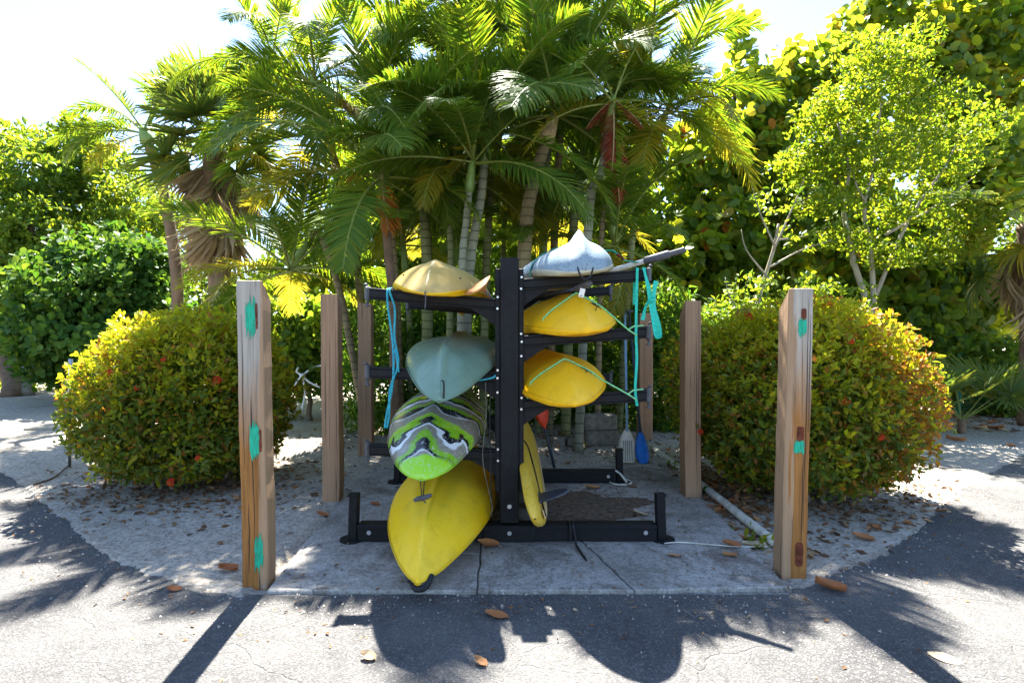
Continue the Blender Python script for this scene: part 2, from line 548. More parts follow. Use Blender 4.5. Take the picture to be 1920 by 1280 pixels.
def mat_post(name, paint, bare, warm, wear, seed, side=0):
    """Weathered square timber: brown paint worn off to grey and amber wood, long grain and checks."""
    t = NT(name)
    v = t.coord()
    vv = t.mapping(v, (1, 1, 1), (seed, seed * 1.7, seed * .6))
    g = t.noise(t.mapping(vv, (34, 34, 1.1)), 1.6, 6, .65, .25)
    g2 = t.noise(t.mapping(vv, (90, 90, 2.0)), 1.5, 4, .6)
    c_p = t.ramp(g, [(.25, tuple(x * .72 for x in paint)), (.75, tuple(min(1, x * 1.16) for x in paint))])
    sep = t.n('ShaderNodeSeparateXYZ'); t.l(v, sep.inputs[0])
    lo = t.noise(t.mapping(vv, (4, 4, .7)), 1.2, 4, .6)
    c_w = t.ramp(g, [(.30, tuple(x * .5 for x in warm)), (.5, warm), (.72, tuple(min(1, x * 1.3) for x in warm))])
    c_b = t.ramp(g, [(.28, tuple(x * .55 for x in bare)), (.5, bare), (.75, tuple(min(1, x * 1.25) for x in bare))])
    hz = t.math('ADD', t.math('MULTIPLY', sep.outputs[2], .55), t.math('MULTIPLY', lo, .5))
    c_un = t.mix(t.ramp(hz, [(.70, (1, 1, 1)), (1.0, (0, 0, 0))]), c_b, c_w)
    wz = t.noise(t.mapping(vv, (7, 7, .45)), 1.3, 5, .6, .3)
    if side:
        sx = t.math('ADD', wz, t.math('ADD', t.math('MULTIPLY', sep.outputs[0], -3.2 * side), .06))
        onface = t.math('LESS_THAN', sep.outputs[1], -.055)
        c = t.mix(t.math('MULTIPLY', onface, t.ramp(sx, [(wear, (0, 0, 0)), (wear + .02, (1, 1, 1))])), c_p, c_un)
    else:
        c = t.mix(t.ramp(wz, [(wear, (1, 1, 1)), (wear + .035, (0, 0, 0))]), c_p, c_un)
    ck = t.noise(t.mapping(vv, (55, 55, .8)), 1.0, 3, .5)
    crack = t.ramp(ck, [(.30, (1, 1, 1)), (.335, (0, 0, 0))])
    c = t.mix(t.math('MULTIPLY', crack, .75), c, (.035, .022, .015))
    h = t.math('SUBTRACT', t.math('ADD', t.math('MULTIPLY', g, .6), t.math('MULTIPLY', g2, .4)), t.math('MULTIPLY', crack, 1.2))
    return t.done(t.bsdf(c, .82, .25, t.bump(h, .55, .006)))


M['post_worn_a'] = mat_post('post_worn_wood_one', (.36, .225, .13), (.34, .30, .25), (.30, .13, .035), .50, 1.0, 1)
M['post_worn_b'] = mat_post('post_worn_wood_two', (.36, .225, .13), (.38, .33, .27), (.30, .13, .035), .52, 5.3, -1)
M['post_paint'] = mat_post('post_brown_paint', (.32, .195, .115), (.28, .20, .15), (.28, .15, .08), .22, 9.1)
def mat_teal():
    t = NT('brushed_teal_primer')
    v = t.coord()
    n = t.noise(t.mapping(v, (70, 70, 9)), 1.6, 6, .7)
    c = t.ramp(n, [(.30, (.16, .10, .06)), (.36, (.012, .20, .12)), (.5, (.010, .36, .21)), (.8, (.02, .46, .28))])
    return t.done(t.bsdf(c, .6, .3, t.bump(n, .4, .004)))


M['mark_teal'] = mat_teal()
M['mark_rust'] = mat_plain('rust_brown_notch', (.13, .035, .018), .8, .2, .5, 30, .5)


def mat_sand():
    t = NT('pale_sand')
    v = t.pos()
    n1 = t.noise(v, .55, 5, .6)
    c = t.ramp(n1, [(.30, (.34, .30, .25)), (.5, (.45, .405, .335)), (.7, (.51, .47, .405))])
    # straw-brown dry patches and bits of grass
    n2 = t.noise(v, 1.3, 6, .7)
    c = t.mix(t.math('MULTIPLY', t.ramp(n2, [(.54, (0, 0, 0)), (.68, (1, 1, 1))]), .6), c, (.23, .165, .095))
    n3 = t.noise(v, 38, 4, .65)
    c = t.mix(.75, c, t.ramp(n3, [(.34, (.30, .28, .26)), (.55, (1, 1, 1))]), 'MULTIPLY')
    n5 = t.noise(v, 7, 6, .75)
    c = t.mix(t.math('MULTIPLY', t.ramp(n5, [(.55, (0, 0, 0)), (.68, (1, 1, 1))]), .45), c, (.17, .135, .10))
    n4 = t.noise(v, 120, 2, .5)
    c = t.mix(t.math('MULTIPLY', t.ramp(n4, [(.66, (0, 0, 0)), (.70, (1, 1, 1))]), .45), c, (.45, .43, .40))
    h = t.math('ADD', t.noise(v, 45, 5, .7), t.math('MULTIPLY', t.noise(v, 12, 3), 1.2))
    return t.done(t.bsdf(c, .95, .15, t.bump(h, .8, .02)))


def mat_asphalt():
    t = NT('worn_grey_asphalt')
    v = t.pos()
    wob = t.n('ShaderNodeVectorMath', operation='ADD')
    nzc = t.n('ShaderNodeTexNoise'); nzc.inputs['Scale'].default_value = 2.3; nzc.inputs['Detail'].default_value = 5
    t.l(v, nzc.inputs['Vector'])
    sc = t.n('ShaderNodeVectorMath', operation='SCALE'); sc.inputs[3].default_value = .34
    t.l(nzc.outputs[1], sc.inputs[0])
    t.l(v, wob.inputs[0]); t.l(sc.outputs[0], wob.inputs[1])

    def cracks(scale, w):
        vo = t.n('ShaderNodeTexVoronoi', feature='DISTANCE_TO_EDGE')
        vo.inputs['Scale'].default_value = scale
        t.l(wob.outputs[0], vo.inputs['Vector'])
        return t.ramp(vo.outputs[0], [(0, (1, 1, 1)), (w * .5, (.7, .7, .7)), (w, (0, 0, 0))])
    ck1 = cracks(1.9, .016)
    ck2 = cracks(6.5, .030)
    msk = t.ramp(t.noise(v, .8, 3), [(.46, (0, 0, 0)), (.60, (1, 1, 1))])
    msk1 = t.ramp(t.noise(v, 1.4, 3), [(.40, (0, 0, 0)), (.55, (1, 1, 1))])
    ck = t.math('MAXIMUM', t.math('MULTIPLY', ck1, msk1), t.math('MULTIPLY', t.math('MULTIPLY', ck2, msk), .7))
    n1 = t.noise(v, .7, 6, .7)
    c = t.ramp(n1, [(.36, (.058, .057, .058)), (.5, (.092, .090, .088)), (.64, (.125, .122, .116))])
    agg = t.n('ShaderNodeTexVoronoi'); agg.inputs['Scale'].default_value = 130
    t.l(v, agg.inputs['Vector'])
    sepc = t.n('ShaderNodeSeparateColor'); t.l(agg.outputs['Color'], sepc.inputs[0])
    c = t.mix(.55, c, t.ramp(sepc.outputs[0], [(0, (.42, .42, .44)), (.55, (.9, .9, .9)), (.85, (1, 1, 1)), (1, (1, 1, 1))]), 'MULTIPLY')
    c = t.mix(t.math('MULTIPLY', t.ramp(sepc.outputs[1], [(.86, (0, 0, 0)), (.9, (1, 1, 1))]), .5), c, (.21, .20, .185))
    c = t.mix(t.math('MULTIPLY', t.ramp(t.noise(v, 22, 4, .7), [(.55, (0, 0, 0)), (.7, (1, 1, 1))]), .35), c, (.165, .155, .14))
    # sand washed into the cracks
    c = t.mix(t.math('MULTIPLY', ck, .5), c, (.120, .115, .108))
    h = t.math('SUBTRACT', t.math('ADD', t.math('MULTIPLY', agg.outputs['Distance'], 1.0), t.noise(v, 60, 4, .7)), t.math('MULTIPLY', ck, 1.6))
    return t.done(t.bsdf(c, .9, .25, t.bump(h, .7, .008)))


def mat_concrete():
    t = NT('stained_concrete')
    v = t.pos()
    n1 = t.noise(v, 1.1, 6, .7)
    c = t.ramp(n1, [(.36, (.23, .215, .185)), (.5, (.37, .352, .32)), (.66, (.46, .445, .415))])
    n2 = t.noise(v, 2.2, 7, .75, .5)
    c = t.mix(t.math('MULTIPLY', t.ramp(n2, [(.49, (0, 0, 0)), (.62, (1, 1, 1))]), .7), c, (.115, .09, .068))
    n3 = t.noise(v, 55, 4, .7)
    c = t.mix(.75, c, t.ramp(n3, [(.36, (.40, .39, .37)), (.56, (1, 1, 1))]), 'MULTIPLY')
    n4 = t.noise(v, 11, 6, .8)
    c = t.mix(t.math('MULTIPLY', t.ramp(n4, [(.57, (0, 0, 0)), (.66, (1, 1, 1))]), .5), c, (.12, .10, .08))
    wv = t.n('ShaderNodeVectorMath', operation='ADD')
    nzc = t.n('ShaderNodeTexNoise'); nzc.inputs['Scale'].default_value = 1.8; nzc.inputs['Detail'].default_value = 6
    t.l(v, nzc.inputs['Vector'])
    sc = t.n('ShaderNodeVectorMath', operation='SCALE'); sc.inputs[3].default_value = .5
    t.l(nzc.outputs[1], sc.inputs[0]); t.l(v, wv.inputs[0]); t.l(sc.outputs[0], wv.inputs[1])
    vo = t.n('ShaderNodeTexVoronoi', feature='DISTANCE_TO_EDGE'); vo.inputs['Scale'].default_value = .75
    t.l(wv.outputs[0], vo.inputs['Vector'])
    ck = t.math('MULTIPLY', t.ramp(vo.outputs[0], [(0, (1, 1, 1)), (.0035, (0, 0, 0))]), t.ramp(t.noise(v, 1.2, 2), [(.47, (0, 0, 0)), (.56, (1, 1, 1))]))
    c = t.mix(t.math('MULTIPLY', ck, .6), c, (.07, .06, .05))
    h = t.math('SUBTRACT', t.noise(v, 90, 4, .65), t.math('MULTIPLY', ck, 2.0))
    return t.done(t.bsdf(c, .92, .2, t.bump(h, .5, .006)))


M['sand'] = mat_sand()
M['asphalt'] = mat_asphalt()
M['concrete'] = mat_concrete()
M['soil'] = mat_plain('dark_leaf_soil', (.12, .092, .068), .95, .15, .5, 22, .9)

# ------------------------------------------------------------------ ground, road, pad
EDGE_PX = [(0, 890), (60, 930), (130, 1000), (200, 1058), (330, 1103), (450, 1122), (960, 1123), (1480, 1115), (1530, 1106), (1620, 1072), (1720, 1008), (1800, 930), (1920, 858)]
EDGE = [gnd(*p) for p in EDGE_PX]
EX = [-300, -16, -9.0] + [p.x for p in EDGE] + [9.5, 16, 300]
EY = [9.0, 8.9, 7.6] + [p.y for p in EDGE] + [8.6, 10.0, 10.0]


def edge_y(x):
    return float(np.interp(x, EX, EY))


PAD_Y0, PAD_Y1 = 3.17, 6.35


def ground_z(x, y):
    d = y - edge_y(x)
    if abs(d) < 1: d += mnoise.noise((x * 1.6, y * 1.6, 8.8)) * .10 + mnoise.noise((x * 7, y * 7, 4.4)) * .06
    nz = mnoise.noise((x * .9, y * .9, 0)) * .016 + mnoise.noise((x * 4.1, y * 4.1, 3.1)) * .008 + mnoise.noise((x * 13, y * 13, 7.7)) * .004
    if d < -.25:
        return -.04
    k = min(1.0, max(0.0, (d + .25) / .4))
    k = k * k * (3 - 2 * k)
    z = -.04 + k * (.052 + nz)
    if -1.5 < x < 1.68 and PAD_Y0 - .1 < y < PAD_Y1:
        z = min(z, -.004)
    return z


def grid_mesh(name, xs, ys, zf, mat, keep=None):
    nx, ny = len(xs), len(ys)
    vs = [(x, y, zf(x, y)) for y in ys for x in xs]
    fs = [(j * nx + i, j * nx + i + 1, (j + 1) * nx + i + 1, (j + 1) * nx + i) for j in range(ny - 1) for i in range(nx - 1)]
    return mesh_py(name, vs, fs, mat, True)


xs = [-400, -120, -50, -25, -15] + list(np.arange(-11, -4.4, .12)) + list(np.arange(-4.4, 4.41, .03)) + list(np.arange(4.52, 11, .12)) + [15, 25, 50, 120, 400]
ys = [-60, -8, 1.0, 2.0] + list(np.arange(2.6, 7.2, .03)) + list(np.arange(7.25, 15, .10)) + [17, 20, 26, 40, 80, 200, 700]
go = link('sand_ground', grid_mesh('sand_ground', xs, ys, ground_z, M['sand']))
tag(go, kind='structure')

rx = np.concatenate([[-60, -30, -20], np.arange(-16, -5, .08), np.arange(-5, 5, .025), np.arange(5, 16.01, .08), [20, 30, 60]])
nrow = 30
vs, fs = [], []
for i, x in enumerate(rx):
    e = edge_y(x) + mnoise.noise((x * 2.2, 5.0, 0)) * .05 + mnoise.noise((x * 9, 2.0, 0)) * .05 + mnoise.noise((x * 31, 4.0, 0)) * .035 + .05
    if -1.42 < x < 1.62:
        e = min(e, PAD_Y0 - .006)
    for j in range(nrow):
        k = j / (nrow - 1)
        y = -25 + (e + 25) * (1 - (1 - k) ** 2.5)
        vs.append((x, y, .006 + mnoise.noise((x * .7, y * .7, 0)) * .003))
for i in range(len(rx) - 1):
    for j in range(nrow - 1):
        a = i * nrow + j
        fs.append((a, a + nrow, a + nrow + 1, a + 1))
ro = link('asphalt_road', mesh_py('asphalt_road', vs, fs, M['asphalt'], True))
tag(ro, kind='structure')

pad = bpy.data.objects.new('concrete_pavement', None)
COL.objects.link(pad)
tag(pad, kind='structure')
PADZ = .028
SLABS = [
    [(-1.41, 3.17), (-.20, 3.165), (-.21, 3.70), (-1.45, 3.70)],
    [(-.20, 3.165), (.695, 3.17), (.43, 4.17), (-.215, 4.17), (-.21, 3.70)],
    [(.695, 3.17), (1.60, 3.205), (1.66, 4.17), (.43, 4.17)],
    [(-1.45, 3.70), (-.21, 3.70), (-.215, 4.17), (-.22, 4.92), (-1.49, 4.95)],
    [(-.215, 4.17), (.43, 4.17), (1.66, 4.17), (1.68, 5.02), (-.22, 4.92)],
    [(-1.49, 4.95), (-.22, 4.92), (-.24, 6.0), (-1.53, 6.05)],
    [(-.22, 4.92), (1.68, 5.02), (1.62, 6.25), (-.24, 6.0)],
]
for poly in SLABS:
    bm = bmesh.new()
    cx = sum(p[0] for p in poly) / len(poly); cyy = sum(p[1] for p in poly) / len(poly)
    ring = []
    for a, b in zip(poly, poly[1:] + poly[:1]):       # broken, slightly ragged edges
        n = max(2, int(math.dist(a, b) / .06))
        for k in range(n):
            x = a[0] + (b[0] - a[0]) * k / n; y = a[1] + (b[1] - a[1]) * k / n
            x += mnoise.noise((x * 8, y * 8, 1.0)) * .010; y += mnoise.noise((x * 8, y * 8, 9.0)) * .010
            d = math.hypot(x - cx, y - cyy); s = (d - .006) / d
            ring.append((cx + (x - cx) * s, cyy + (y - cyy) * s))
    dz = random.uniform(-.002, .002)
    top = [bm.verts.new((x, y, PADZ + dz)) for x, y in ring]
    f = bm.faces.new(top)
    ret = bmesh.ops.extrude_face_region(bm, geom=[f])
    low = [v for v in ret['geom'] if isinstance(v, bmesh.types.BMVert)]
    for v in low: v.co.z = -.08
    bmesh.ops.recalc_face_normals(bm, faces=bm.faces)
    tops = [e for e in bm.edges if all(abs(v.co.z - PADZ - dz) < 1e-5 for v in e.verts)]
    bmesh.ops.bevel(bm, geom=tops, offset=.006, segments=1, affect='EDGES', profile=.5)
    me = bpy.data.meshes.new('slab'); bm.to_mesh(me); bm.free()
    me.materials.append(M['concrete'])
    link('slab', me, pad)

# soil blown onto the slab inside the rack
mb = MB()
n = 90
ctr = Vector((.62, 4.72, 0))
inner = []
ringv = []
for i in range(n):
    a = 2 * PI * i / n
    rr = 1 + .45 * mnoise.noise((math.cos(a) * 1.7, math.sin(a) * 1.7, 2)) + .16 * mnoise.noise((math.cos(a) * 6, math.sin(a) * 6, 5))
    ringv.append((ctr.x + math.cos(a) * .56 * rr, ctr.y + math.sin(a) * .42 * rr, PADZ - .004))
    inner.append((ctr.x + math.cos(a) * .40 * rr, ctr.y + math.sin(a) * .30 * rr, PADZ + .008))
vs = ringv + inner + [(ctr.x, ctr.y, PADZ + .016)]
fs = [(i, (i + 1) % n, n + (i + 1) % n, n + i) for i in range(n)] + [(n + i, n + (i + 1) % n, 2 * n) for i in range(n)]
mb.add(vs, fs, True)
o = mb.build('dark_soil', M['soil'])
tag(o, 'dark leafy soil blown over the concrete inside the rack', 'soil', kind='stuff')

# ------------------------------------------------------------------ leaves
def leaf_tmpl(kind):
    """Small leaf outlines along +Y with a folded midrib; length 1."""
    if kind == 'round':      # sea grape
        out = [(0, 0, 0), (-.36, .12, .05), (-.52, .45, .08), (-.40, .80, .05), (0, .98, -.06), (.40, .80, .05), (.52, .45, .08), (.36, .12, .05)]
        mid = [(0, .48, -.02)]
        v = out + mid
        f = [(8, i, (i + 1) % 8) for i in range(8)]
        f = [(8, (i + 1) % 8, i) for i in range(8)]
    elif kind == 'obovate':  # clusia
        v = [(0, 0, 0), (-.20, .30, .04), (-.34, .68, .06), (-.18, .94, .02), (0, 1.0, -.02), (.18, .94, .02), (.34, .68, .06), (.20, .30, .04), (0, .55, -.02)]
        f = [(8, (i + 1) % 8, i) for i in range(8)]
    elif kind == 'oval':
        v = [(0, 0, 0), (-.24, .45, .07), (0, .48, 0), (.24, .45, .07), (-.13, .82, .0), (.13, .82, 0), (0, 1, -.10)]
        f = [(0, 2, 1), (0, 3, 2), (1, 2, 6, 4), (2, 3, 5, 6)]
    else:                    # narrow
        v = [(0, 0, 0), (-.15, .45, .05), (0, .5, 0), (.15, .45, .05), (0, 1, -.10)]
        f = [(0, 2, 1), (0, 3, 2), (1, 2, 4), (2, 3, 4)]
    return np.array(v, dtype=np.float64), f


def unit(a):
    return a / (np.linalg.norm(a, axis=-1, keepdims=True) + 1e-9)


def frames(d, nrm):
    d = unit(d)
    x = np.cross(d, nrm); x = unit(x)
    z = np.cross(x, d)
    return np.stack([x, d, z], axis=-1)          # columns


def foliage_mesh(name, tmpl, pos, rot, scl, mats, midx, origin):
    tv, tf = tmpl
    n = len(pos)
    V = np.einsum('nij,vj->nvi', rot, tv) * scl[:, None, None] + pos[:, None, :] - np.array(origin)
    V = V.reshape(-1, 3)
    nv = len(tv)
    lens = np.array([len(f) for f in tf]); flat = np.concatenate([np.array(f) for f in tf])
    me = bpy.data.meshes.new(name)
    me.vertices.add(len(V)); me.vertices.foreach_set('co', V.astype(np.float32).ravel())
    loops = (flat[None, :] + (np.arange(n) * nv)[:, None]).ravel().astype(np.int32)
    me.loops.add(len(loops)); me.loops.foreach_set('vertex_index', loops)
    L = np.tile(lens, n)
    st = np.concatenate([[0], np.cumsum(L)[:-1]]).astype(np.int32)
    me.polygons.add(len(L)); me.polygons.foreach_set('loop_start', st); me.polygons.foreach_set('loop_total', L.astype(np.int32))
    for m in mats: me.materials.append(m)
    me.polygons.foreach_set('material_index', np.repeat(midx, len(tf)).astype(np.int32))
    me.update(calc_edges=True)
    me.validate()
    return me


_single = {}


def single_leaf(kind, mat):
    k = (kind, mat.name)
    if k not in _single:
        v, f = leaf_tmpl(kind)
        _single[k] = mesh_py('leaf', [tuple(p) for p in v], f, mat)
    return _single[k]


def put_leaves(root, kind, pos, d, nrm, scl, mats, midx, n_single=0, cell=11, rng=None, leafname='leaf', massname='foliage'):
    """Leaves of one plant: those that show largest become parts of their own, the rest one mass."""
    rot = frames(d, nrm)
    org = base_of(root)
    pick = np.zeros(len(pos), dtype=bool)
    if n_single:
        px = pos[:, 0] / pos[:, 1] * FPX; py = (EYE - pos[:, 2]) / pos[:, 1] * FPX
        inside = (np.abs(px) < 990) & (py > -660) & (py < 680)
        key = (np.floor(px / cell).astype(np.int64) * 100003 + np.floor(py / cell).astype(np.int64))
        order = np.argsort(pos[:, 1])
        _, first = np.unique(key[order], return_index=True)
        cand = order[first]
        cand = cand[inside[cand]]
        app = scl[cand] / pos[cand, 1] * (0.25 + np.abs(rot[cand, 1, 2]))
        cand = cand[np.argsort(-app)][:n_single]
        pick[cand] = True
    for i in np.nonzero(pick)[0]:
        Mx = Matrix.Identity(4)
        for r in range(3):
            for c in range(3):
                Mx[r][c] = rot[i, r, c] * scl[i]
            Mx[r][3] = pos[i, r] - org[r]
        link(leafname, single_leaf(kind, mats[midx[i]]), root, Mx)
    k = ~pick
    me = foliage_mesh(massname, leaf_tmpl(kind), pos[k], rot[k], scl[k], mats, midx[k], org)
    o = link(massname, me, root)
    tag(o, kind='stuff')
    return o


def blob_leaves(rng, blobs, size, per=6, clump=1.0, shell=.55, up=.35, sag=.0, vary=.3, tumble=.5):
    """Whorls of leaves spread through lumpy ellipsoids. blobs: (centre, radii, whorls)."""
    P, D, N, S, H = [], [], [], [], []
    for c, r, n in blobs:
        c = np.array(c, float); r = np.array(r, float)
        u = unit(rng.normal(size=(n, 3)))
        q = rng.random(n)
        rad = shell + (1.06 - shell) * q ** .6
        lump = 1 + .16 * np.sin(u[:, 0] * 7 + c[0] * 3) * np.sin(u[:, 1] * 6 + c[1]) + .14 * np.sin(u[:, 2] * 8 + c[0])
        p = c + u * r * (rad * lump)[:, None]
        out = unit(u / r)
        for k in range(per):
            a = 2 * PI * (k + rng.random(n)) / per
            t1 = unit(np.cross(out, rng.normal(size=(n, 3))))
            t2 = np.cross(out, t1)
            rd = t1 * np.cos(a)[:, None] + t2 * np.sin(a)[:, None]
            d = unit(rd * .8 + out * (.25 + .5 * rng.random(n))[:, None] + np.array([0, 0, up * .4 - sag]))
            nn = unit(out * .8 + np.array([0, 0, up]) + rng.normal(size=(n, 3)) * tumble)
            P.append(p + d * size * .15 + rng.normal(size=(n, 3)) * size * .35 * clump)
            D.append(d); N.append(nn)
            S.append(size * (1 - vary + 2 * vary * rng.random(n)))
            H.append(u[:, 2] * .5 + .5 * rad)
    return np.concatenate(P), np.concatenate(D), np.concatenate(N), np.concatenate(S), np.concatenate(H)


def leafy(name, label, cat, base, blobs, leaf, size, mat, branches=(), bark='bark_brown', per=6, n_single=0, group=None, seed=1, shell=.5, up=.35, sag=0, clump=1.0, cell=11, extra=None):
    rng = np.random.default_rng(seed)
    root = thing(name, label, cat, base, group)
    for i, (pts, r0, r1) in enumerate(branches):
        mb = MB()
        p = smooth_path(pts, 14)
        rnd = random.Random(seed * 77 + i)
        p = [q + Vector((rnd.uniform(-1, 1), rnd.uniform(-1, 1), rnd.uniform(-.5, .5))) * r0 * .35 for q in p]
        mb.tube(p, [r0, r1], 8)
        mb.build('trunk' if i == 0 else 'branch', M[bark], root)
    P, D, N, S, H = blob_leaves(rng, blobs, size, per, clump, shell, up, sag)
    ok = (P[:, 2] > .03)
    P, D, N, S = P[ok], D[ok], N[ok], S[ok]
    mats = [M[mat]]
    mi = np.zeros(len(P), dtype=np.int32)
    if extra:
        mats.append(M[extra[0]]); mi[rng.random(len(P)) < extra[1]] = 1
    put_leaves(root, leaf, P, D, N, S, mats, mi, n_single, cell)
    return root


# ------------------------------------------------------------------ far wood (one mass behind everything)
def far_wood():
    rng = np.random.default_rng(5)
    blobs = []
    for i in range(70):
        x = -33 + 66 * i / 69 + rng.uniform(-.5, .5)
        y = 19 + rng.uniform(-1.5, 2.5) - max(0, abs(x) - 17) * .55
        h = 4.6 + 1.0 * math.sin(x * .7) + rng.uniform(-.6, .6)
        if x < -6: h = 4.6 + rng.uniform(-.5, .8)
        if x > 1: h += 2.5
        blobs.append(((x, y, h * .40), (1.5, 1.3, h * .55), 330))
    P, D, N, S, H = blob_leaves(rng, blobs, .24, 4, 1.2, .3)
    ok = P[:, 2] > .05
    me = foliage_mesh('distant_woodland', leaf_tmpl('oval'), P[ok], frames(D[ok], N[ok]), S[ok], [M['wood_far']], np.zeros(ok.sum(), dtype=np.int32), (0, 0, 0))
    o = link('distant_woodland', me)
    tag(o, 'dense green woodland far behind the palms and the sea grapes', 'woodland', kind='stuff')


far_wood()


def px_blob(px, py, Y, rpx, rpy, ry, n):
    """Blob measured in the photograph at depth Y."""
    c = at(px, py, Y)
    return ((c.x, c.y, c.z), (rpx * Y / FPX, ry, rpy * Y / FPX), n)


# ---- left side trees
leafy('broadleaf_tree', 'tall spreading green tree with leaning trunk beside the glossy rounded bush', 'tree', gnd(18, 745),
      [px_blob(-20, 400, 14, 76, 80, 1.3, 567), px_blob(50, 330, 14.3, 59, 64, 1.0, 486), px_blob(20, 520, 13.6, 68, 72, 1.0, 405), px_blob(-60, 540, 14, 76, 88, 1.2, 337),
       px_blob(75, 430, 13.8, 51, 48, .9, 337)],
      'oval', .15, 'mid', [([gnd(18, 745), at(8, 690, 13.4), at(-8, 600, 13.6), at(-10, 420, 14)], .21, .10), ([at(0, 640, 13.5), at(45, 520, 13.8), at(60, 340, 14.3)], .14, .05)],
      'bark_brown', 6, 0, seed=11)
leafy('broadleaf_tree', 'sunlit yellow-green tree standing behind the rounded dark bush', 'tree', gnd(48, 742),
      [px_blob(130, 290, 15.5, 51, 44, 1.0, 445), px_blob(190, 330, 15.8, 59, 56, 1.0, 513), px_blob(270, 400, 15.5, 68, 56, 1.1, 513), px_blob(110, 390, 15.2, 68, 72, 1.1, 567),
       px_blob(200, 440, 15.5, 85, 72, 1.1, 540), px_blob(320, 470, 15.8, 51, 64, 1.0, 405), px_blob(150, 240, 15.5, 22, 16, .5, 81)],
      'oval', .145, 'mid', [([gnd(48, 742), at(52, 690, 13.8), at(70, 600, 14.5), at(110, 420, 15.2)], .21, .09), ([at(66, 620, 14.4), at(180, 480, 15.3), at(200, 330, 15.7)], .13, .04)],
      'bark_grey', 6, 0, seed=12, extra=('bright', .3))
leafy('bare_topped_tree', 'thin airy tree top against the sky above the spreading green tree', 'tree', at(-40, 700, 16) * 1.0,
      [px_blob(10, 250, 16, 40, 22, .5, 60), px_blob(25, 275, 16.2, 30, 16, .5, 40)], 'oval', .2, 'mid',
      [([at(-60, 760, 16), at(-50, 500, 16), at(-30, 330, 16), at(30, 268, 16)], .14, .03)], 'bark_grey', 5, 0, seed=13)
leafy('clusia_bush', 'large rounded bush of glossy dark green paddle leaves behind the sand', 'bush', gnd(190, 718),
      [px_blob(190, 600, 12.2, 130, 115, 1.4, 1305), px_blob(130, 560, 12.3, 80, 80, 1.0, 609), px_blob(240, 520, 12.4, 80, 75, 1.0, 609), px_blob(280, 620, 12.3, 65, 85, 1.0, 522), px_blob(95, 640, 12.0, 55, 65, .8, 435), px_blob(170, 480, 12.6, 50, 40, .7, 290), px_blob(215, 455, 12.7, 26, 30, .4, 101), px_blob(120, 490, 12.5, 28, 28, .4, 101), px_blob(290, 500, 12.5, 30, 40, .4, 130), px_blob(70, 590, 12.2, 30, 40, .4, 116)],
      'obovate', .15, 'clusia', [([gnd(190, 720), at(195, 660, 12.3), at(180, 560, 12.4)], .12, .04), ([gnd(210, 720), at(240, 640, 12.4), at(260, 540, 12.5)], .10, .03)],
      'bark_brown', 7, 300, seed=14, shell=.6, cell=14)
leafy('low_shrub', 'low yellow-green shrub lit through behind the two tree trunks', 'shrub', gnd(90, 735),
      [px_blob(95, 690, 14.6, 60, 24, .5, 160), px_blob(20, 705, 14.8, 60, 20, .5, 120), px_blob(170, 700, 14.6, 60, 24, .5, 160)], 'oval', .16, 'bright', [], per=5, seed=15)

# ---- trees behind the palm clump
leafy('broadleaf_tree', 'shaded green tree behind the palm stems, seen between the fan palm and clump', 'tree', (-3.4, 12.4, 0),
      [((-3.4, 12.6, 3.4), (1.5, 1.0, 1.5), 620), ((-4.4, 12.5, 2.2), (1.3, .9, 1.3), 480), ((-2.2, 12.4, 2.4), (1.4, .9, 1.5), 560), ((-3.0, 12.8, 5.0), (1.3, .9, 1.0), 360)],
      'oval', .19, 'mid', [([(-3.4, 12.6, 0), (-3.3, 12.6, 1.5), (-3.4, 12.6, 3.4)], .13, .05)], 'bark_brown', 6, 0, seed=16)
leafy('broadleaf_tree', 'dense green tree in the gaps of the palm clump above the rack upright', 'tree', (-.2, 12.4, 0),
      [((-.6, 12.4, 2.6), (1.6, .9, 1.7), 700), ((.9, 12.3, 2.5), (1.5, .9, 1.6), 640), ((.0, 12.8, 4.8), (1.7, .9, 1.5), 560), ((-1.4, 12.7, 4.6), (1.2, .8, 1.2), 360), ((.3, 12.2, 1.2), (1.9, .8, 1.1), 420)],
      'oval', .19, 'mid', [([(-.2, 12.5, 0), (-.1, 12.5, 1.5), (0, 12.6, 4.0)], .13, .05)], 'bark_brown', 6, 0, seed=17)
leafy('broadleaf_tree', 'green tree between the palm clump and the first sea grape', 'tree', (2.6, 12.0, 0),
      [((2.4, 12.0, 2.4), (1.4, .9, 1.6), 600), ((3.2, 12.2, 4.0), (1.2, .8, 1.4), 460), ((1.9, 12.4, 4.6), (1.2, .8, 1.4), 420), ((2.8, 11.6, 1.1), (1.4, .8, 1.0), 360)],
      'oval', .18, 'mid', [([(2.6, 12.1, 0), (2.6, 12.1, 1.5), (2.5, 12.1, 3.4)], .12, .05)], 'bark_brown', 6, 0, seed=18)

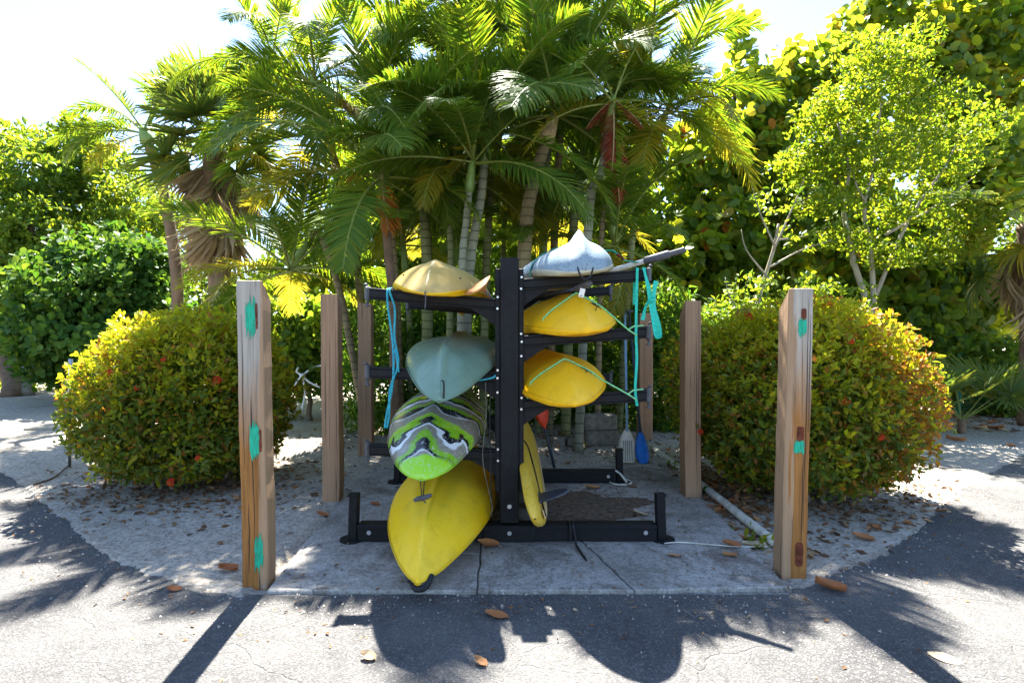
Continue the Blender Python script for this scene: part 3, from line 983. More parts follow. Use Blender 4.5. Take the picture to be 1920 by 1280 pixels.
# ---- hedges behind the rack
leafy('hedge_shrub', 'fine leaved green hedge shrub behind the far posts at the paddles', 'hedge', (2.2, 8.6, 0),
      [((1.7, 8.7, .75), (.75, .5, .95), 900), ((2.45, 8.6, .8), (.65, .5, 1.05), 900), ((3.1, 8.9, .9), (.7, .6, 1.0), 700), ((1.5, 8.5, 1.55), (.45, .4, .5), 400), ((2.2, 8.5, 1.7), (.5, .4, .5), 420)],
      'narrow', .12, 'hedge', [([(2.0, 8.6, 0), (2.05, 8.6, .7), (1.9, 8.6, 1.4)], .04, .015)], per=6, seed=21, extra=('bright', .12), n_single=120, cell=14)
leafy('hedge_shrub', 'dark green hedge shrub between the palm stems and the tan posts', 'hedge', (-1.9, 8.3, 0),
      [((-1.35, 8.4, .85), (.65, .5, 1.05), 900), ((-1.95, 8.3, .9), (.65, .5, 1.1), 900), ((-1.1, 8.5, 1.5), (.6, .4, .8), 600), ((-.3, 9.1, .9), (.9, .4, 1.1), 1000), ((.8, 9.2, .9), (.9, .4, 1.1), 1000), ((-.2, 9.4, 1.9), (1.2, .4, .8), 800)],
      'narrow', .12, 'hedge', [([(-1.7, 8.4, 0), (-1.7, 8.4, .8), (-1.6, 8.4, 1.4)], .04, .015)], per=6, seed=22, n_single=80, cell=14)
leafy('leafy_shrub', 'bright green leafy shrub beyond the tallest tan post and round bush', 'shrub', (-3.6, 9.4, 0),
      [((-3.2, 9.4, 1.35), (.55, .5, .75), 420), ((-3.9, 9.5, 1.25), (.6, .5, .8), 400), ((-4.7, 9.9, 1.2), (.7, .5, .9), 420), ((-2.7, 9.6, 1.5), (.45, .5, .7), 300)],
      'obovate', .13, 'mid', [([(-3.4, 9.4, 0), (-3.4, 9.4, .6), (-3.3, 9.4, 1.2)], .05, .02), ([(-3.9, 9.5, 0), (-4.0, 9.5, .6), (-4.1, 9.5, 1.2)], .04, .02)], per=6, seed=23, n_single=120, cell=14)

# ---- sea grapes on the right
SG = 'sea grape trees along the right side'


def sea_grape(label, base, blobs, br, seed, n=300):
    out = []
    for c, r, k in blobs:                       # the wall of leaves leans back as it rises
        q = (c[2] - EYE) / c[1]
        Y = 9.2 + max(0, .45 + q * 1.1) * 3.6
        f = Y / c[1]
        out.append(((c[0] * f, Y, EYE + q * Y), (r[0] * f * .84, r[1] * .95, r[2] * f * .84), int(k * .70)))
    blobs = out

    def back(p):
        q = (p[2] - EYE) / p[1]
        Y = 9.2 + max(0, .45 + q * 1.1) * 3.6 + .3
        f = Y / p[1]
        return Vector((p[0] * f, Y, max(0, EYE + q * Y)))
    br = [([back(p) if p[2] > .05 else Vector(p) for p in pts], r0, r1) for pts, r0, r1 in br]
    return leafy('sea_grape_tree', label, 'tree', base, blobs, 'round', .185, 'grape', br, 'bark_brown', 5, n, SG, seed, .45, .25, .12, 1.3, cell=17, extra=('frond_orange', .006))


sea_grape('sea grape tree nearest the palm clump with a thin shoot against the sky', (4.6, 11.0, 0),
          [px_blob(1330, 300, 11.4, 80, 110, .9, 330), px_blob(1400, 200, 11.2, 70, 90, .8, 300), px_blob(1330, 450, 11.0, 90, 100, .9, 360), px_blob(1440, 330, 10.8, 70, 100, .8, 330), px_blob(1420, 500, 10.4, 80, 90, .8, 330), px_blob(1270, 520, 10.8, 80, 110, .8, 320),
           px_blob(1382, 60, 11.2, 14, 40, .15, 26), px_blob(1392, 110, 11.2, 16, 30, .2, 20), px_blob(1300, 620, 10.2, 90, 70, .6, 250)],
          [([(4.6, 11.0, 0), at(1400, 500, 11), at(1380, 200, 11.2), at(1382, 25, 11.2)], .10, .008), ([at(1402, 520, 11), at(1320, 420, 11.2), at(1300, 300, 11.4)], .06, .015)], 31)
sea_grape('sea grape tree rising behind the bright small leaved tree', (6.2, 11.6, 0),
          [px_blob(1500, 170, 11.8, 70, 80, .9, 330), px_blob(1570, 130, 11.8, 60, 60, .8, 240), px_blob(1600, 300, 11.6, 100, 120, .9, 420), px_blob(1500, 420, 11.3, 90, 110, .8, 340), px_blob(1620, 500, 11.0, 100, 90, .8, 380), px_blob(1580, 60, 11.8, 24, 46, .3, 50), px_blob(1530, 600, 10.6, 120, 60, .6, 260),
           px_blob(1650, 620, 10.6, 110, 80, .6, 280)],
          [([(6.2, 11.6, 0), at(1560, 500, 11.6), at(1570, 250, 11.8), at(1578, 20, 11.8)], .11, .01), ([at(1560, 480, 11.6), at(1480, 330, 11.8), at(1470, 150, 11.8)], .06, .012)], 32)
sea_grape('tallest sea grape tree with big round leaves over the fence', (8.6, 11.0, 0),
          [px_blob(1700, 80, 11.2, 80, 80, .9, 340), px_blob(1800, 60, 10.6, 80, 80, .8, 320), px_blob(1890, 120, 10.0, 80, 130, .8, 360), px_blob(1780, 200, 10.8, 90, 100, .8, 330), px_blob(1880, 320, 10.0, 80, 100, .8, 320), px_blob(1660, 20, 11.3, 50, 40, .5, 110), px_blob(1850, -40, 10.4, 90, 70, .8, 260)],
          [([(8.6, 11.0, 0), at(1800, 500, 11), at(1790, 200, 11), at(1830, -40, 10.6)], .13, .02), ([at(1795, 330, 11), at(1880, 200, 10.4), at(1900, 40, 10.2)], .07, .02), ([at(1800, 420, 11), at(1690, 200, 11.2), at(1668, 10, 11.3)], .06, .015)], 33)
sea_grape('sea grape tree with low hanging large leaves beside the green fence post', (8.0, 10.2, 0),
          [px_blob(1750, 480, 9.9, 70, 110, .7, 330), px_blob(1680, 560, 10.0, 80, 70, .6, 280), px_blob(1800, 380, 10.0, 80, 90, .7, 300), px_blob(1850, 560, 10.4, 90, 70, .6, 260), px_blob(1760, 620, 10.2, 90, 60, .5, 220), px_blob(1880, 720, 9.9, 60, 40, .4, 110), px_blob(1845, 770, 9.7, 50, 16, .3, 60)],
          [([(8.0, 10.2, 0), at(1770, 600, 10.2), at(1760, 420, 10)], .08, .02), ([at(1775, 640, 10.2), at(1830, 560, 10.3), at(1850, 420, 10.2)], .05, .015)], 34, 260)

# bright small-leaved tree with pale branches
bt = gnd(1640, 800)
bt.y = 8.9; bt.x = 5.75; bt.z = 0
leafy('small_leaved_tree', 'bright yellow-green small leaved tree with pale forked branches', 'tree', bt,
      [px_blob(1660, 130, 9.0, 76, 42, .6, 209), px_blob(1580, 200, 9.0, 66, 42, .6, 198), px_blob(1720, 210, 8.9, 85, 51, .7, 231), px_blob(1640, 290, 8.7, 104, 51, .7, 286), px_blob(1540, 290, 8.9, 57, 34, .5, 126), px_blob(1780, 300, 8.9, 66, 51, .6, 165),
       px_blob(1840, 240, 9.0, 42, 38, .5, 99), px_blob(1560, 380, 8.8, 66, 25, .5, 110), px_blob(1700, 390, 8.7, 85, 34, .5, 143), px_blob(1620, 100, 9.1, 57, 34, .5, 88), px_blob(1700, 80, 9.2, 47, 25, .5, 66), px_blob(1800, 400, 8.8, 47, 25, .4, 55), px_blob(1490, 300, 9.0, 45, 30, .4, 70), px_blob(1840, 420, 8.9, 40, 40, .4, 90), px_blob(1760, 470, 8.8, 60, 30, .4, 110), px_blob(1590, 450, 8.8, 60, 24, .4, 90), px_blob(1660, 480, 8.7, 50, 24, .4, 80), px_blob(1530, 230, 9.1, 40, 30, .4, 80), px_blob(1500, 330, 8.9, 38, 20, .4, 44)],
      'oval', .08, 'bright',
      [([bt, at(1645, 640, 8.9), at(1600, 495, 8.9), at(1582, 400, 8.9), at(1592, 320, 8.9), at(1570, 230, 9)], .065, .014), ([at(1640, 600, 8.9), at(1630, 470, 8.85), at(1622, 380, 8.8), at(1640, 310, 8.8), at(1655, 180, 8.9)], .045, .012),
       ([at(1640, 560, 8.9), at(1700, 420, 8.8), at(1760, 330, 8.8), at(1800, 260, 8.9)], .035, .008), ([at(1660, 440, 8.85), at(1740, 395, 8.8), at(1830, 330, 8.8)], .028, .006), ([at(1622, 380, 8.8), at(1600, 330, 8.7), at(1610, 290, 8.7)], .02, .006)],
      'bark_pale', 7, 160, seed=41, shell=.2, up=.5, cell=10)

# bare pale shrub in front of the sea grapes
rng_ = random.Random(4)
root = thing('bare_shrub', 'mostly bare pale branched shrub before the dark sea grape leaves', 'shrub', (4.1, 8.7, 0))
b0 = Vector((4.1, 8.7, 0))
MB().tube(smooth_path([b0, at(1420, 600, 8.7), at(1450, 470, 8.7), at(1460, 420, 8.7)], 10), [.04, .02], 7).build('trunk', M['bark_pale'], root)
for pts in ([(1450, 470), (1490, 380), (1510, 330)], [(1452, 460), (1425, 400), (1410, 350)], [(1456, 450), (1520, 440), (1580, 410)], [(1445, 500), (1500, 470), (1560, 450)], [(1440, 520), (1400, 470), (1390, 430)], [(1490, 380), (1520, 370), (1540, 345)], [(1410, 600), (1370, 560), (1360, 520)]):
    MB().tube(smooth_path([at(px, py, 8.7 + rng_.uniform(-.25, .25)) for px, py in pts], 8), [.018, .004], 6).build('branch', M['bark_pale'], root)
rngn = np.random.default_rng(42)
P, D, N, S, H = blob_leaves(rngn, [px_blob(1460, 560, 8.7, 110, 50, .5, 130), px_blob(1390, 610, 8.6, 90, 50, .4, 160), px_blob(1500, 400, 8.7, 80, 60, .4, 60), px_blob(1560, 570, 8.5, 80, 40, .4, 90)], .10, 5)
put_leaves(root, 'oval', P, D, N, S, [M['mid']], np.zeros(len(P), dtype=np.int32), 60, 12)

# understorey at the fence
leafy('low_shrub', 'low green shrub tangled round the chain link fence', 'shrub', (8.3, 10.0, 0),
      [px_blob(1850, 680, 9.8, 70, 40, .4, 240), px_blob(1890, 760, 9.9, 50, 20, .4, 100), px_blob(1760, 700, 10.4, 50, 60, .4, 160), px_blob(1720, 640, 10.5, 60, 60, .4, 200)],
      'obovate', .13, 'mid', [], per=5, n_single=60, seed=43, cell=14)


# ------------------------------------------------------------------ palms
def frond_mesh(name, rng, L, nl, leaflet, droop, vee, hang, mats, wid=.023, petiole=.16, curl=0.0, sparse=0.0):
    """Pinnate frond: starts along +Y, bends down towards -Z; leaflets in a V on both sides."""
    vs, fs, mi = [], [], []
    n = 26
    pts = []; tan = []
    p = Vector((0, 0, 0)); ang = 0.0
    for i in range(n + 1):
        s = i / n
        pts.append(p.copy())
        ang = -droop * s ** 1.5
        t = Vector((curl * s * s, math.cos(ang), math.sin(ang))).normalized()
        tan.append(t)
        p = p + t * (L / n)
    tv, tf = tube_geo(pts, [.020, .016, .010, .004], 5)
    vs += tv; fs += [tuple(f) for f in tf]; mi += [0] * len(tf)
    for side in (-1, 1):
        for k in range(nl):
            s = petiole + (1 - petiole) * (k + rng.uniform(.1, .9)) / nl
            if rng.random() < sparse: continue
            fi = min(s * n, n - 1e-4); i = int(fi); q = fi - i
            b = pts[i].lerp(pts[i + 1], q); t = tan[i].lerp(tan[i + 1], q).normalized()
            sx = Vector((1, 0, 0)); upv = sx.cross(t).normalized()
            if upv.z < 0 and abs(droop) < .1: upv = -upv
            u = (s - petiole) / (1 - petiole)
            ll = leaflet * (math.sin(PI * min(1, .16 + .80 * u)) ** .6) * rng.uniform(.85, 1.1)
            fwd = .45 + .75 * u + rng.uniform(-.16, .16)
            v = vee * (1 - .5 * u) + rng.uniform(-.25, .2)
            d = (sx * side * math.cos(v) + upv * math.sin(v) + t * fwd).normalized()
            nn = d.cross(t)
            if nn.length < 1e-4: nn = upv
            nn.normalize()
            wd = (nn.cross(d)).normalized()
            w = wid * (.75 + .5 * math.sin(PI * u)) * .5
            seg = 4
            c = b.copy(); dd = d.copy()
            prof = (.55, 1.0, .85, .5, 0.0)
            o = len(vs)
            h = hang * rng.uniform(.5, 1.7) + (.35 if rng.random() < .05 else 0)
            for j in range(seg + 1):
                ww = wd * w * prof[j]
                if j < seg:
                    vs.append(c - ww); vs.append(c + ww)
                else:
                    vs.append(c.copy())
                dd = (dd + Vector((0, 0, -1)) * h * (.25 + .35 * j)).normalized()
                c = c + dd * (ll / seg)
            for j in range(seg - 1):
                a = o + j * 2
                fs.append((a, a + 1, a + 3, a + 2)); mi.append(1)
            a = o + (seg - 1) * 2
            fs.append((a, a + 1, o + seg * 2)); mi.append(1)
    return mesh_py(name, vs, fs, mats, False, mi)


def aim(loc, az, el, roll=0.0, s=1.0):
    """Matrix whose +Y points at azimuth az (0 = +X) and elevation el."""
    d = Vector((math.cos(az) * math.cos(el), math.sin(az) * math.cos(el), math.sin(el)))
    side = d.cross(Vector((0, 0, 1)))
    if side.length < .05: side = Vector((math.sin(az), -math.cos(az), 0))
    side.normalize()
    up = side.cross(d)
    q = Quaternion(d, roll)
    side = q @ side; up = q @ up
    Mx = Matrix.Identity(4)
    for r in range(3):
        Mx[r][0] = side[r] * s; Mx[r][1] = d[r] * s; Mx[r][2] = up[r] * s; Mx[r][3] = loc[r]
    return Mx


FR = random.Random(8)
mats_g = [M['rachis'], M['frond']]
FRONDS = [frond_mesh('frond', FR, L, nl, lf, dr, ve, hg, mats_g) for (L, nl, lf, dr, ve, hg) in [(a_, int(b_ * 1.4), c_ * .92, d_, e_, f_) for (a_, b_, c_, d_, e_, f_) in
          ((2.0, 62, .52, .7, .50, .04), (2.1, 66, .56, 1.0, .40, .09), (1.9, 60, .52, 1.3, .30, .13), (2.2, 66, .55, .9, .25, .16), (2.0, 62, .58, 1.6, .20, .20), (1.8, 56, .50, .45, .60, .05), (2.1, 64, .55, 1.2, .10, .22))]]
F_YEL = [frond_mesh('frond', FR, 1.8, 54, .48, 1.5, .15, .2, [M['rachis'], M['frond_yellow']]), frond_mesh('frond', FR, 1.9, 58, .5, .9, .35, .1, [M['rachis'], M['frond_yellow']])]
F_ORG = frond_mesh('frond', FR, 1.0, 26, .36, .6, -.3, .9, [M['rachis_tan'], M['frond_orange']], .020, .35)
F_RED = frond_mesh('frond', FR, 1.15, 40, .30, .3, -.3, .8, [M['rachis_tan'], M['frond_red']], .015, .10)
F_TAN = frond_mesh('frond', FR, 1.5, 44, .40, .4, -.4, .5, [M['rachis_tan'], M['thatch']], .02, .3)


def pinnate_palm(name, label, path, radii, bark, shaft, crown_n, scale=1.0, group=None, seed=1, el_hi=80, el_lo=-25, shaft_len=.55, yellow=.12, az0=None, extra=(), skip_az=None):
    rnd = random.Random(seed)
    base = Vector(path[0]); base.z = 0
    root = thing(name, label, 'palm', base, group)
    p = smooth_path([base] + [Vector(q) for q in path[1:]], 40)
    rr = np.interp(np.linspace(0, 1, len(p)), np.linspace(0, 1, len(radii)), radii)
    # swollen rings left by old leaves
    rr = [r * (1 + .07 * (1 if i % 3 == 0 else 0)) for i, r in enumerate(rr)]
    MB().tube(p, rr, 10).build('trunk', M[bark], root)
    top = p[-1]; t = (p[-1] - p[-4]).normalized()
    if shaft:
        sl = shaft_len * scale
        r1 = radii[-1] * 1.35
        MB().tube([top - t * .02, top + t * sl * .12, top + t * sl * .5, top + t * sl], [r1 * .95, r1 * 1.15, r1 * .95, r1 * .55], 10).build('crownshaft', M[shaft], root)
        top = top + t * sl * .92
    a0 = rnd.uniform(0, 6.28) if az0 is None else az0
    for i in range(crown_n):
        f = (i + .5) / crown_n
        el = el_hi + (el_lo - el_hi) * f ** .9 + rnd.uniform(-9, 9)
        az = a0 + i * 2.39996 + rnd.uniform(-.3, .3)
        if skip_az and el < 60 and skip_az[0] <= math.degrees(az) % 360 <= skip_az[1]: continue
        me = rnd.choice(FRONDS[:3] + FRONDS[5:6]) if el > 35 else rnd.choice(FRONDS[1:5] + FRONDS[6:])
        if el < 15 and rnd.random() < yellow * 2: me = rnd.choice(F_YEL)
        link('frond', me, root, aim(top - base + Vector((rnd.uniform(-.03, .03), rnd.uniform(-.03, .03), -.06 * f)), az, R(el), rnd.uniform(-.5, .5), scale * rnd.uniform(.85, 1.12)))
    for me, az, el, roll, s, dz in extra:
        link('frond', me, root, aim(top - base + Vector((0, 0, dz)), az, R(el), roll, s))
    return root


G_AR = 'areca palm stems of the clump behind the rack'


def cane(label, bpx, bY, mids, cpx, cpy, cY, rad, bark, shaft, n, drop=.5, **kw):
    b = at(bpx, 800, bY); b.z = 0
    path = [b] + [at(*m) for m in mids] + [at(cpx, cpy, cY)]
    path[-1] = path[-1] - Vector((0, 0, drop))
    n = int(n * 1.3)
    kw['el_lo'] = kw.get('el_lo', -25) - 2
    return pinnate_palm('areca_palm', label, path, rad, bark, shaft, n, group=G_AR, **kw)


cane('areca palm with pale ringed trunk and broad upright fronds in the middle of the clump', 868, 6.9, [(880, 520, 6.9), (902, 370, 6.9)], 908, 300, 6.9, [.065, .055, .05], 'cane_grey', 'shaft_green', 12, seed=101, drop=.05, el_hi=84, el_lo=-18, scale=.95)
cane('areca palm with thick tan trunk leaning away above the upright of the rack', 972, 7.4, [(985, 440, 7.3), (1005, 330, 7.3)], 1022, 262, 7.2, [.10, .085, .07], 'cane_tan', 'shaft_tan', 12, seed=102, drop=.05, el_hi=80, el_lo=-18, shaft_len=.45)
cane('areca palm with a red-brown dead frond hanging from its crown', 1085, 7.0, [(1105, 400, 6.9), (1126, 330, 6.8)], 1140, 240, 6.8, [.055, .05, .045], 'cane_grey', 'shaft_green', 11, seed=103, drop=.05, el_hi=78, el_lo=-18, scale=.80, skip_az=(265, 360),
     extra=((F_RED, R(-85), -74, .2, 1.0, -.15), (F_RED, R(-95), -66, -.4, .85, -.05), (F_RED, R(-150), -40, .5, .55, .0), (F_RED, R(-30), -42, -.4, .5, .0)))
cane('areca palm of the clump with an orange-tipped tan crownshaft high up', 800, 7.6, [(800, 480, 7.6), (785, 300, 7.6)], 768, 205, 7.6, [.075, .07, .06], 'cane_green', 'shaft_tan', 12, seed=104, el_hi=82, el_lo=-20, shaft_len=.6)
cane('areca palm leaning to the coast side with a high arching crown of fronds', 750, 7.7, [(735, 470, 7.7), (690, 250, 7.6)], 640, 120, 7.5, [.07, .06, .055], 'cane_tan', 'shaft_green', 11, seed=105, el_hi=72, el_lo=-30, scale=.82)
cane('areca palm with greenish stem rising straight behind the rack upright', 905, 8.0, [(915, 430, 8.0), (945, 200, 8.0)], 965, 95, 8.0, [.06, .055, .05], 'cane_green', 'shaft_green', 11, seed=106, el_hi=75, el_lo=-20)
cane('tall areca palm fanning out toward the sea grapes', 1060, 8.0, [(1075, 430, 8.0), (1110, 220, 7.9)], 1150, 110, 7.8, [.07, .06, .055], 'cane_green', 'shaft_green', 13, seed=107, skip_az=(270, 345), el_hi=70, el_lo=-25, scale=1.0, yellow=.2)
cane('short areca palm with broad low dark fronds and a dead orange frond', 740, 6.9, [(738, 600, 6.9), (728, 470, 6.9)], 722, 400, 6.9, [.06, .055, .05], 'bark_fibre', 'shaft_green', 11, seed=108, drop=.0, el_hi=70, el_lo=-30, scale=.95,
     extra=((F_ORG, R(-75), -55, .3, .95, .12), (F_ORG, R(-140), -15, .2, .55, .10)))
cane('slim green areca palm stem directly behind the middle kayak', 838, 7.2, [(845, 520, 7.2), (843, 420, 7.2)], 846, 360, 7.2, [.045, .04, .035], 'cane_green', 'shaft_green', 9, seed=109, drop=.05, el_hi=80, el_lo=-18, scale=.8)
cane('slim yellow areca palm stem nearest the hedge', 1120, 7.6, [(1128, 450, 7.6), (1140, 380, 7.5)], 1146, 330, 7.5, [.04, .035, .03], 'cane_tan', 'shaft_green', 9, seed=110, el_hi=75, el_lo=-25, scale=.8, yellow=.3)
cane('pale grey areca palm stem crossing in front of the tan ones', 862, 6.7, [(866, 520, 6.7), (874, 420, 6.7)], 880, 350, 6.7, [.05, .045, .04], 'cane_grey', 'shaft_green', 8, seed=111, drop=.05, el_hi=80, el_lo=-18, scale=.75)
cane('young areca palm with low fronds reaching toward the fan palm', 690, 7.6, [(640, 560, 7.7), (600, 440, 7.7)], 580, 380, 7.7, [.05, .045, .04], 'cane_tan', 'shaft_green', 11, seed=112, el_hi=70, el_lo=-10, scale=.9, yellow=.25)

cane('low areca palm with fronds arching between the tan post and the tan kayak', 770, 8.0, [(768, 620, 8.0), (764, 560, 8.0)], 760, 500, 8.0, [.045, .04, .035], 'cane_green', 'shaft_green', 10, seed=124, drop=.05, el_hi=82, el_lo=5, scale=.8)
cane('low areca palm with fronds arching up behind the golden kayaks', 1010, 8.2, [(1010, 620, 8.2), (1012, 560, 8.2)], 1015, 490, 8.2, [.045, .04, .035], 'cane_green', 'shaft_green', 10, seed=125, drop=.05, el_hi=82, el_lo=10, scale=.75)
cane('short areca palm behind the pale stems, fronds just over the tan kayak', 800, 8.9, [(802, 600, 8.9), (806, 520, 8.9)], 810, 450, 8.9, [.05, .045, .04], 'cane_green', 'shaft_green', 11, seed=121, drop=.1, el_hi=80, el_lo=0, scale=.85)
cane('short areca palm behind the pale stems, fronds just over the rack upright', 940, 9.1, [(940, 600, 9.1), (942, 520, 9.1)], 945, 430, 9.1, [.05, .045, .04], 'cane_green', 'shaft_green', 11, seed=122, drop=.1, el_hi=80, el_lo=0, scale=.85)
cane('short areca palm behind the blue-grey kayak', 1070, 9.0, [(1070, 600, 9.0), (1072, 520, 9.0)], 1075, 440, 9.0, [.05, .045, .04], 'cane_green', 'shaft_green', 11, seed=123, drop=.1, el_hi=80, el_lo=0, scale=.85, yellow=.2)
cane('tall pale-stemmed areca palm over the tan kayak, only its lower fronds in view', 880, 8.7, [(868, 430, 8.7), (852, 200, 8.65)], 840, 20, 8.6, [.07, .06, .05], 'cane_grey', 'shaft_green', 12, seed=117, drop=.2, el_hi=60, el_lo=-35, scale=1.0)
cane('tall pale-stemmed areca palm over the blue-grey kayak, only its lower fronds in view', 1010, 8.8, [(1020, 430, 8.8), (1035, 200, 8.75)], 1075, 15, 8.7, [.07, .06, .05], 'cane_grey', 'shaft_green', 12, seed=118, drop=.2, el_hi=60, el_lo=-35, scale=1.0)
cane('areca palm with a high crown filling the gap over the tan kayak', 845, 8.3, [(850, 430, 8.3), (850, 260, 8.2)], 850, 110, 8.2, [.06, .055, .05], 'cane_green', 'shaft_green', 14, seed=113, el_hi=75, el_lo=-50, scale=.9)
cane('areca palm with a high crown over the blue-grey kayak', 1030, 8.5, [(1040, 430, 8.4), (1050, 260, 8.4)], 1055, 70, 8.4, [.06, .055, .05], 'cane_tan', 'shaft_green', 12, seed=114, el_hi=78, el_lo=-25)
cane('areca palm arching high above the fan palm side of the clump', 700, 8.4, [(660, 430, 8.4), (600, 230, 8.3)], 545, 90, 8.2, [.06, .055, .05], 'cane_tan', 'shaft_green', 11, seed=115, el_hi=65, el_lo=-35, yellow=.3, scale=.74)
cane('areca palm with drooping yellowing fronds toward the bare shrub', 1160, 8.2, [(1185, 450, 8.1), (1210, 330, 8.0)], 1230, 200, 7.9, [.05, .045, .04], 'cane_green', 'shaft_green', 10, seed=116, el_hi=65, el_lo=-30, scale=.9, yellow=.35)

# feather palm left of the fan palm
fp_top = at(278, 268, 10.8)
pinnate_palm('feather_palm', 'slender grey trunked feather palm behind the thatched fan palm', [at(334, 800, 11.2), at(331, 520, 11.0), at(306, 360, 10.9), fp_top], [.12, .10, .09], 'bark_brown', 'shaft_green', 3, scale=1.0, seed=120, el_hi=70, el_lo=30, shaft_len=.3,
             extra=((FRONDS[4], R(172), 48, .2, .85, -.1), (FRONDS[1], R(186), 14, -.2, .85, -.1), (F_YEL[1], R(176), -14, .1, .7, -.1), (FRONDS[6], R(150), 30, 0, .9, 0), (FRONDS[4], R(200), 5, 0, .8, -.1)))
# its unopened spear leaf
fr_root = [o for o in COL.objects if o.name == 'feather_palm'][0]
MB().tube([fp_top + Vector((0, 0, .35)), at(302, 190, 10.8), at(301, 128, 10.8)], [.035, .03, .008], 6).build('spear_leaf', M['frond'], fr_root)


# fan palms
def fan_mesh(name, rnd, pet, rad, nseg, spread, cup, tipdroop, mats, wid=.045, petr=.014):
    vs, fs, mi = [], [], []
    pts = [Vector((0, pet * k / 5, -.03 * pet * (k / 5) ** 2)) for k in range(6)]
    tv, tf = tube_geo(pts, [petr, petr * .7], 5)
    vs += tv; fs += [tuple(f) for f in tf]; mi += [0] * len(tf)
    o0 = pts[-1]
    for k in range(nseg):
        a = -spread + 2 * spread * (k + rnd.uniform(.2, .8)) / nseg
        L = rad * (.75 + .25 * math.cos(a * .6)) * rnd.uniform(.9, 1.06)
        d = Vector((math.sin(a), math.cos(a), cup * (1 - math.cos(a)) - cup * .3)).normalized()
        w = wid * .5
        o = len(vs)
        c = o0.copy()
        prof = (.25, .8, 1.0, .55, 0)
        wd = d.cross(Vector((0, 0, 1))).normalized()
        td = tipdroop * rnd.uniform(.4, 1.6)
        for j in range(5):
            ww = wd * w * prof[j] + Vector((0, 0, .012 * (1 if k % 2 else -1)))
            if j < 4: vs.append(c - ww); vs.append(c + ww)
            else: vs.append(c.copy())
            if j >= 1: d = (d + Vector((0, 0, -1)) * td * (.3 + .45 * j)).normalized()
            c = c + d * (L / 4)
        for j in range(3):
            q = o + j * 2
            fs.append((q, q + 1, q + 3, q + 2)); mi.append(1)
        fs.append((o + 6, o + 7, o + 8)); mi.append(1)
    return mesh_py(name, vs, fs, mats, False, mi)


FN = random.Random(31)
FANS = [fan_mesh('fan_leaf', FN, p, r, 44, 2.35, .5, td, [M['rachis'], M['fan']]) for p, r, td in ((.9, .95, .10), (1.0, 1.0, .22), (.85, .9, .05), (1.0, .95, .35))]
FANS_Y = [fan_mesh('fan_leaf', FN, .9, .9, 40, 2.3, .3, .4, [M['rachis_tan'], M['frond_yellow']])]
FANS_D = [fan_mesh('dead_leaf', FN, .35, .95, 26, .75, .1, td, [M['rachis_tan'], M['thatch']], .05) for td in (.15, .3, .5)]


def fan_palm(label, base, crown, r, n_live, n_dead, seed, scale=1.0, el_hi=80, el_lo=-35):
    rnd = random.Random(seed)
    root = thing('fan_palm', label, 'palm', base)
    MB().tube(smooth_path([base, Vector(base).lerp(Vector(crown), .5) + Vector((.05, 0, 0)), crown], 24), [r * (1 + .12 * (i % 2)) for i in range(25)], 10).build('trunk', M['bark_fibre'], root)
    c = Vector(crown) - Vector(base)
    for i in range(n_live):
        f = (i + .5) / n_live
        el = el_hi + (el_lo - el_hi) * f + rnd.uniform(-8, 8)
        me = rnd.choice(FANS) if not (el < 5 and rnd.random() < .3) else FANS_Y[0]
        link('fan_leaf', me, root, aim(c + Vector((0, 0, -.1 * f)), i * 2.39996 + rnd.uniform(-.3, .3), R(el), rnd.uniform(-.6, .6), scale * rnd.uniform(.85, 1.1)))
    for i in range(n_dead):
        el = -62 - 24 * rnd.random()
        link('dead_leaf', rnd.choice(FANS_D), root, aim(c + Vector((0, 0, .10 - 1.0 * rnd.random())), i * 2.39996, R(el), rnd.uniform(-1.3, 1.3), scale * rnd.uniform(1.0, 1.55)))
    return root


b = at(412, 800, 9.6); b.z = 0
fan_palm('fan palm with a hanging skirt of dead tan leaves left of the areca clump', b, at(400, 275, 9.6), .17, 40, 40, 7, .82, 82, -28)
b = at(1925, 800, 8.9); b.z = 0
fan_palm('fan palm with drooping fine leaves beside the chain link fence', b, at(1925, 420, 8.9), .12, 16, 5, 9, .85, 50, -55)
# low palmetto behind the round bush
root = thing('palmetto', 'low palmetto leaf sticking out from behind the yellow-topped round bush', 'palm', (6.6, 8.2, 0))
for az, el, s in ((60, 48, .8), (25, 32, .95), (100, 55, .8), (5, 34, .8), (160, 45, .7), (-40, 40, .8), (-90, 50, .7), (200, 38, .75)):
    link('fan_leaf', FANS[2], root, aim(Vector((0, 0, .20)), R(az), R(el), .6, s * 1.0))
MB().tube([(6.6, 8.2, 0), (6.6, 8.2, .1), (6.6, 8.2, .22)], [.055, .05], 8).build('trunk', M['bark_fibre'], root)


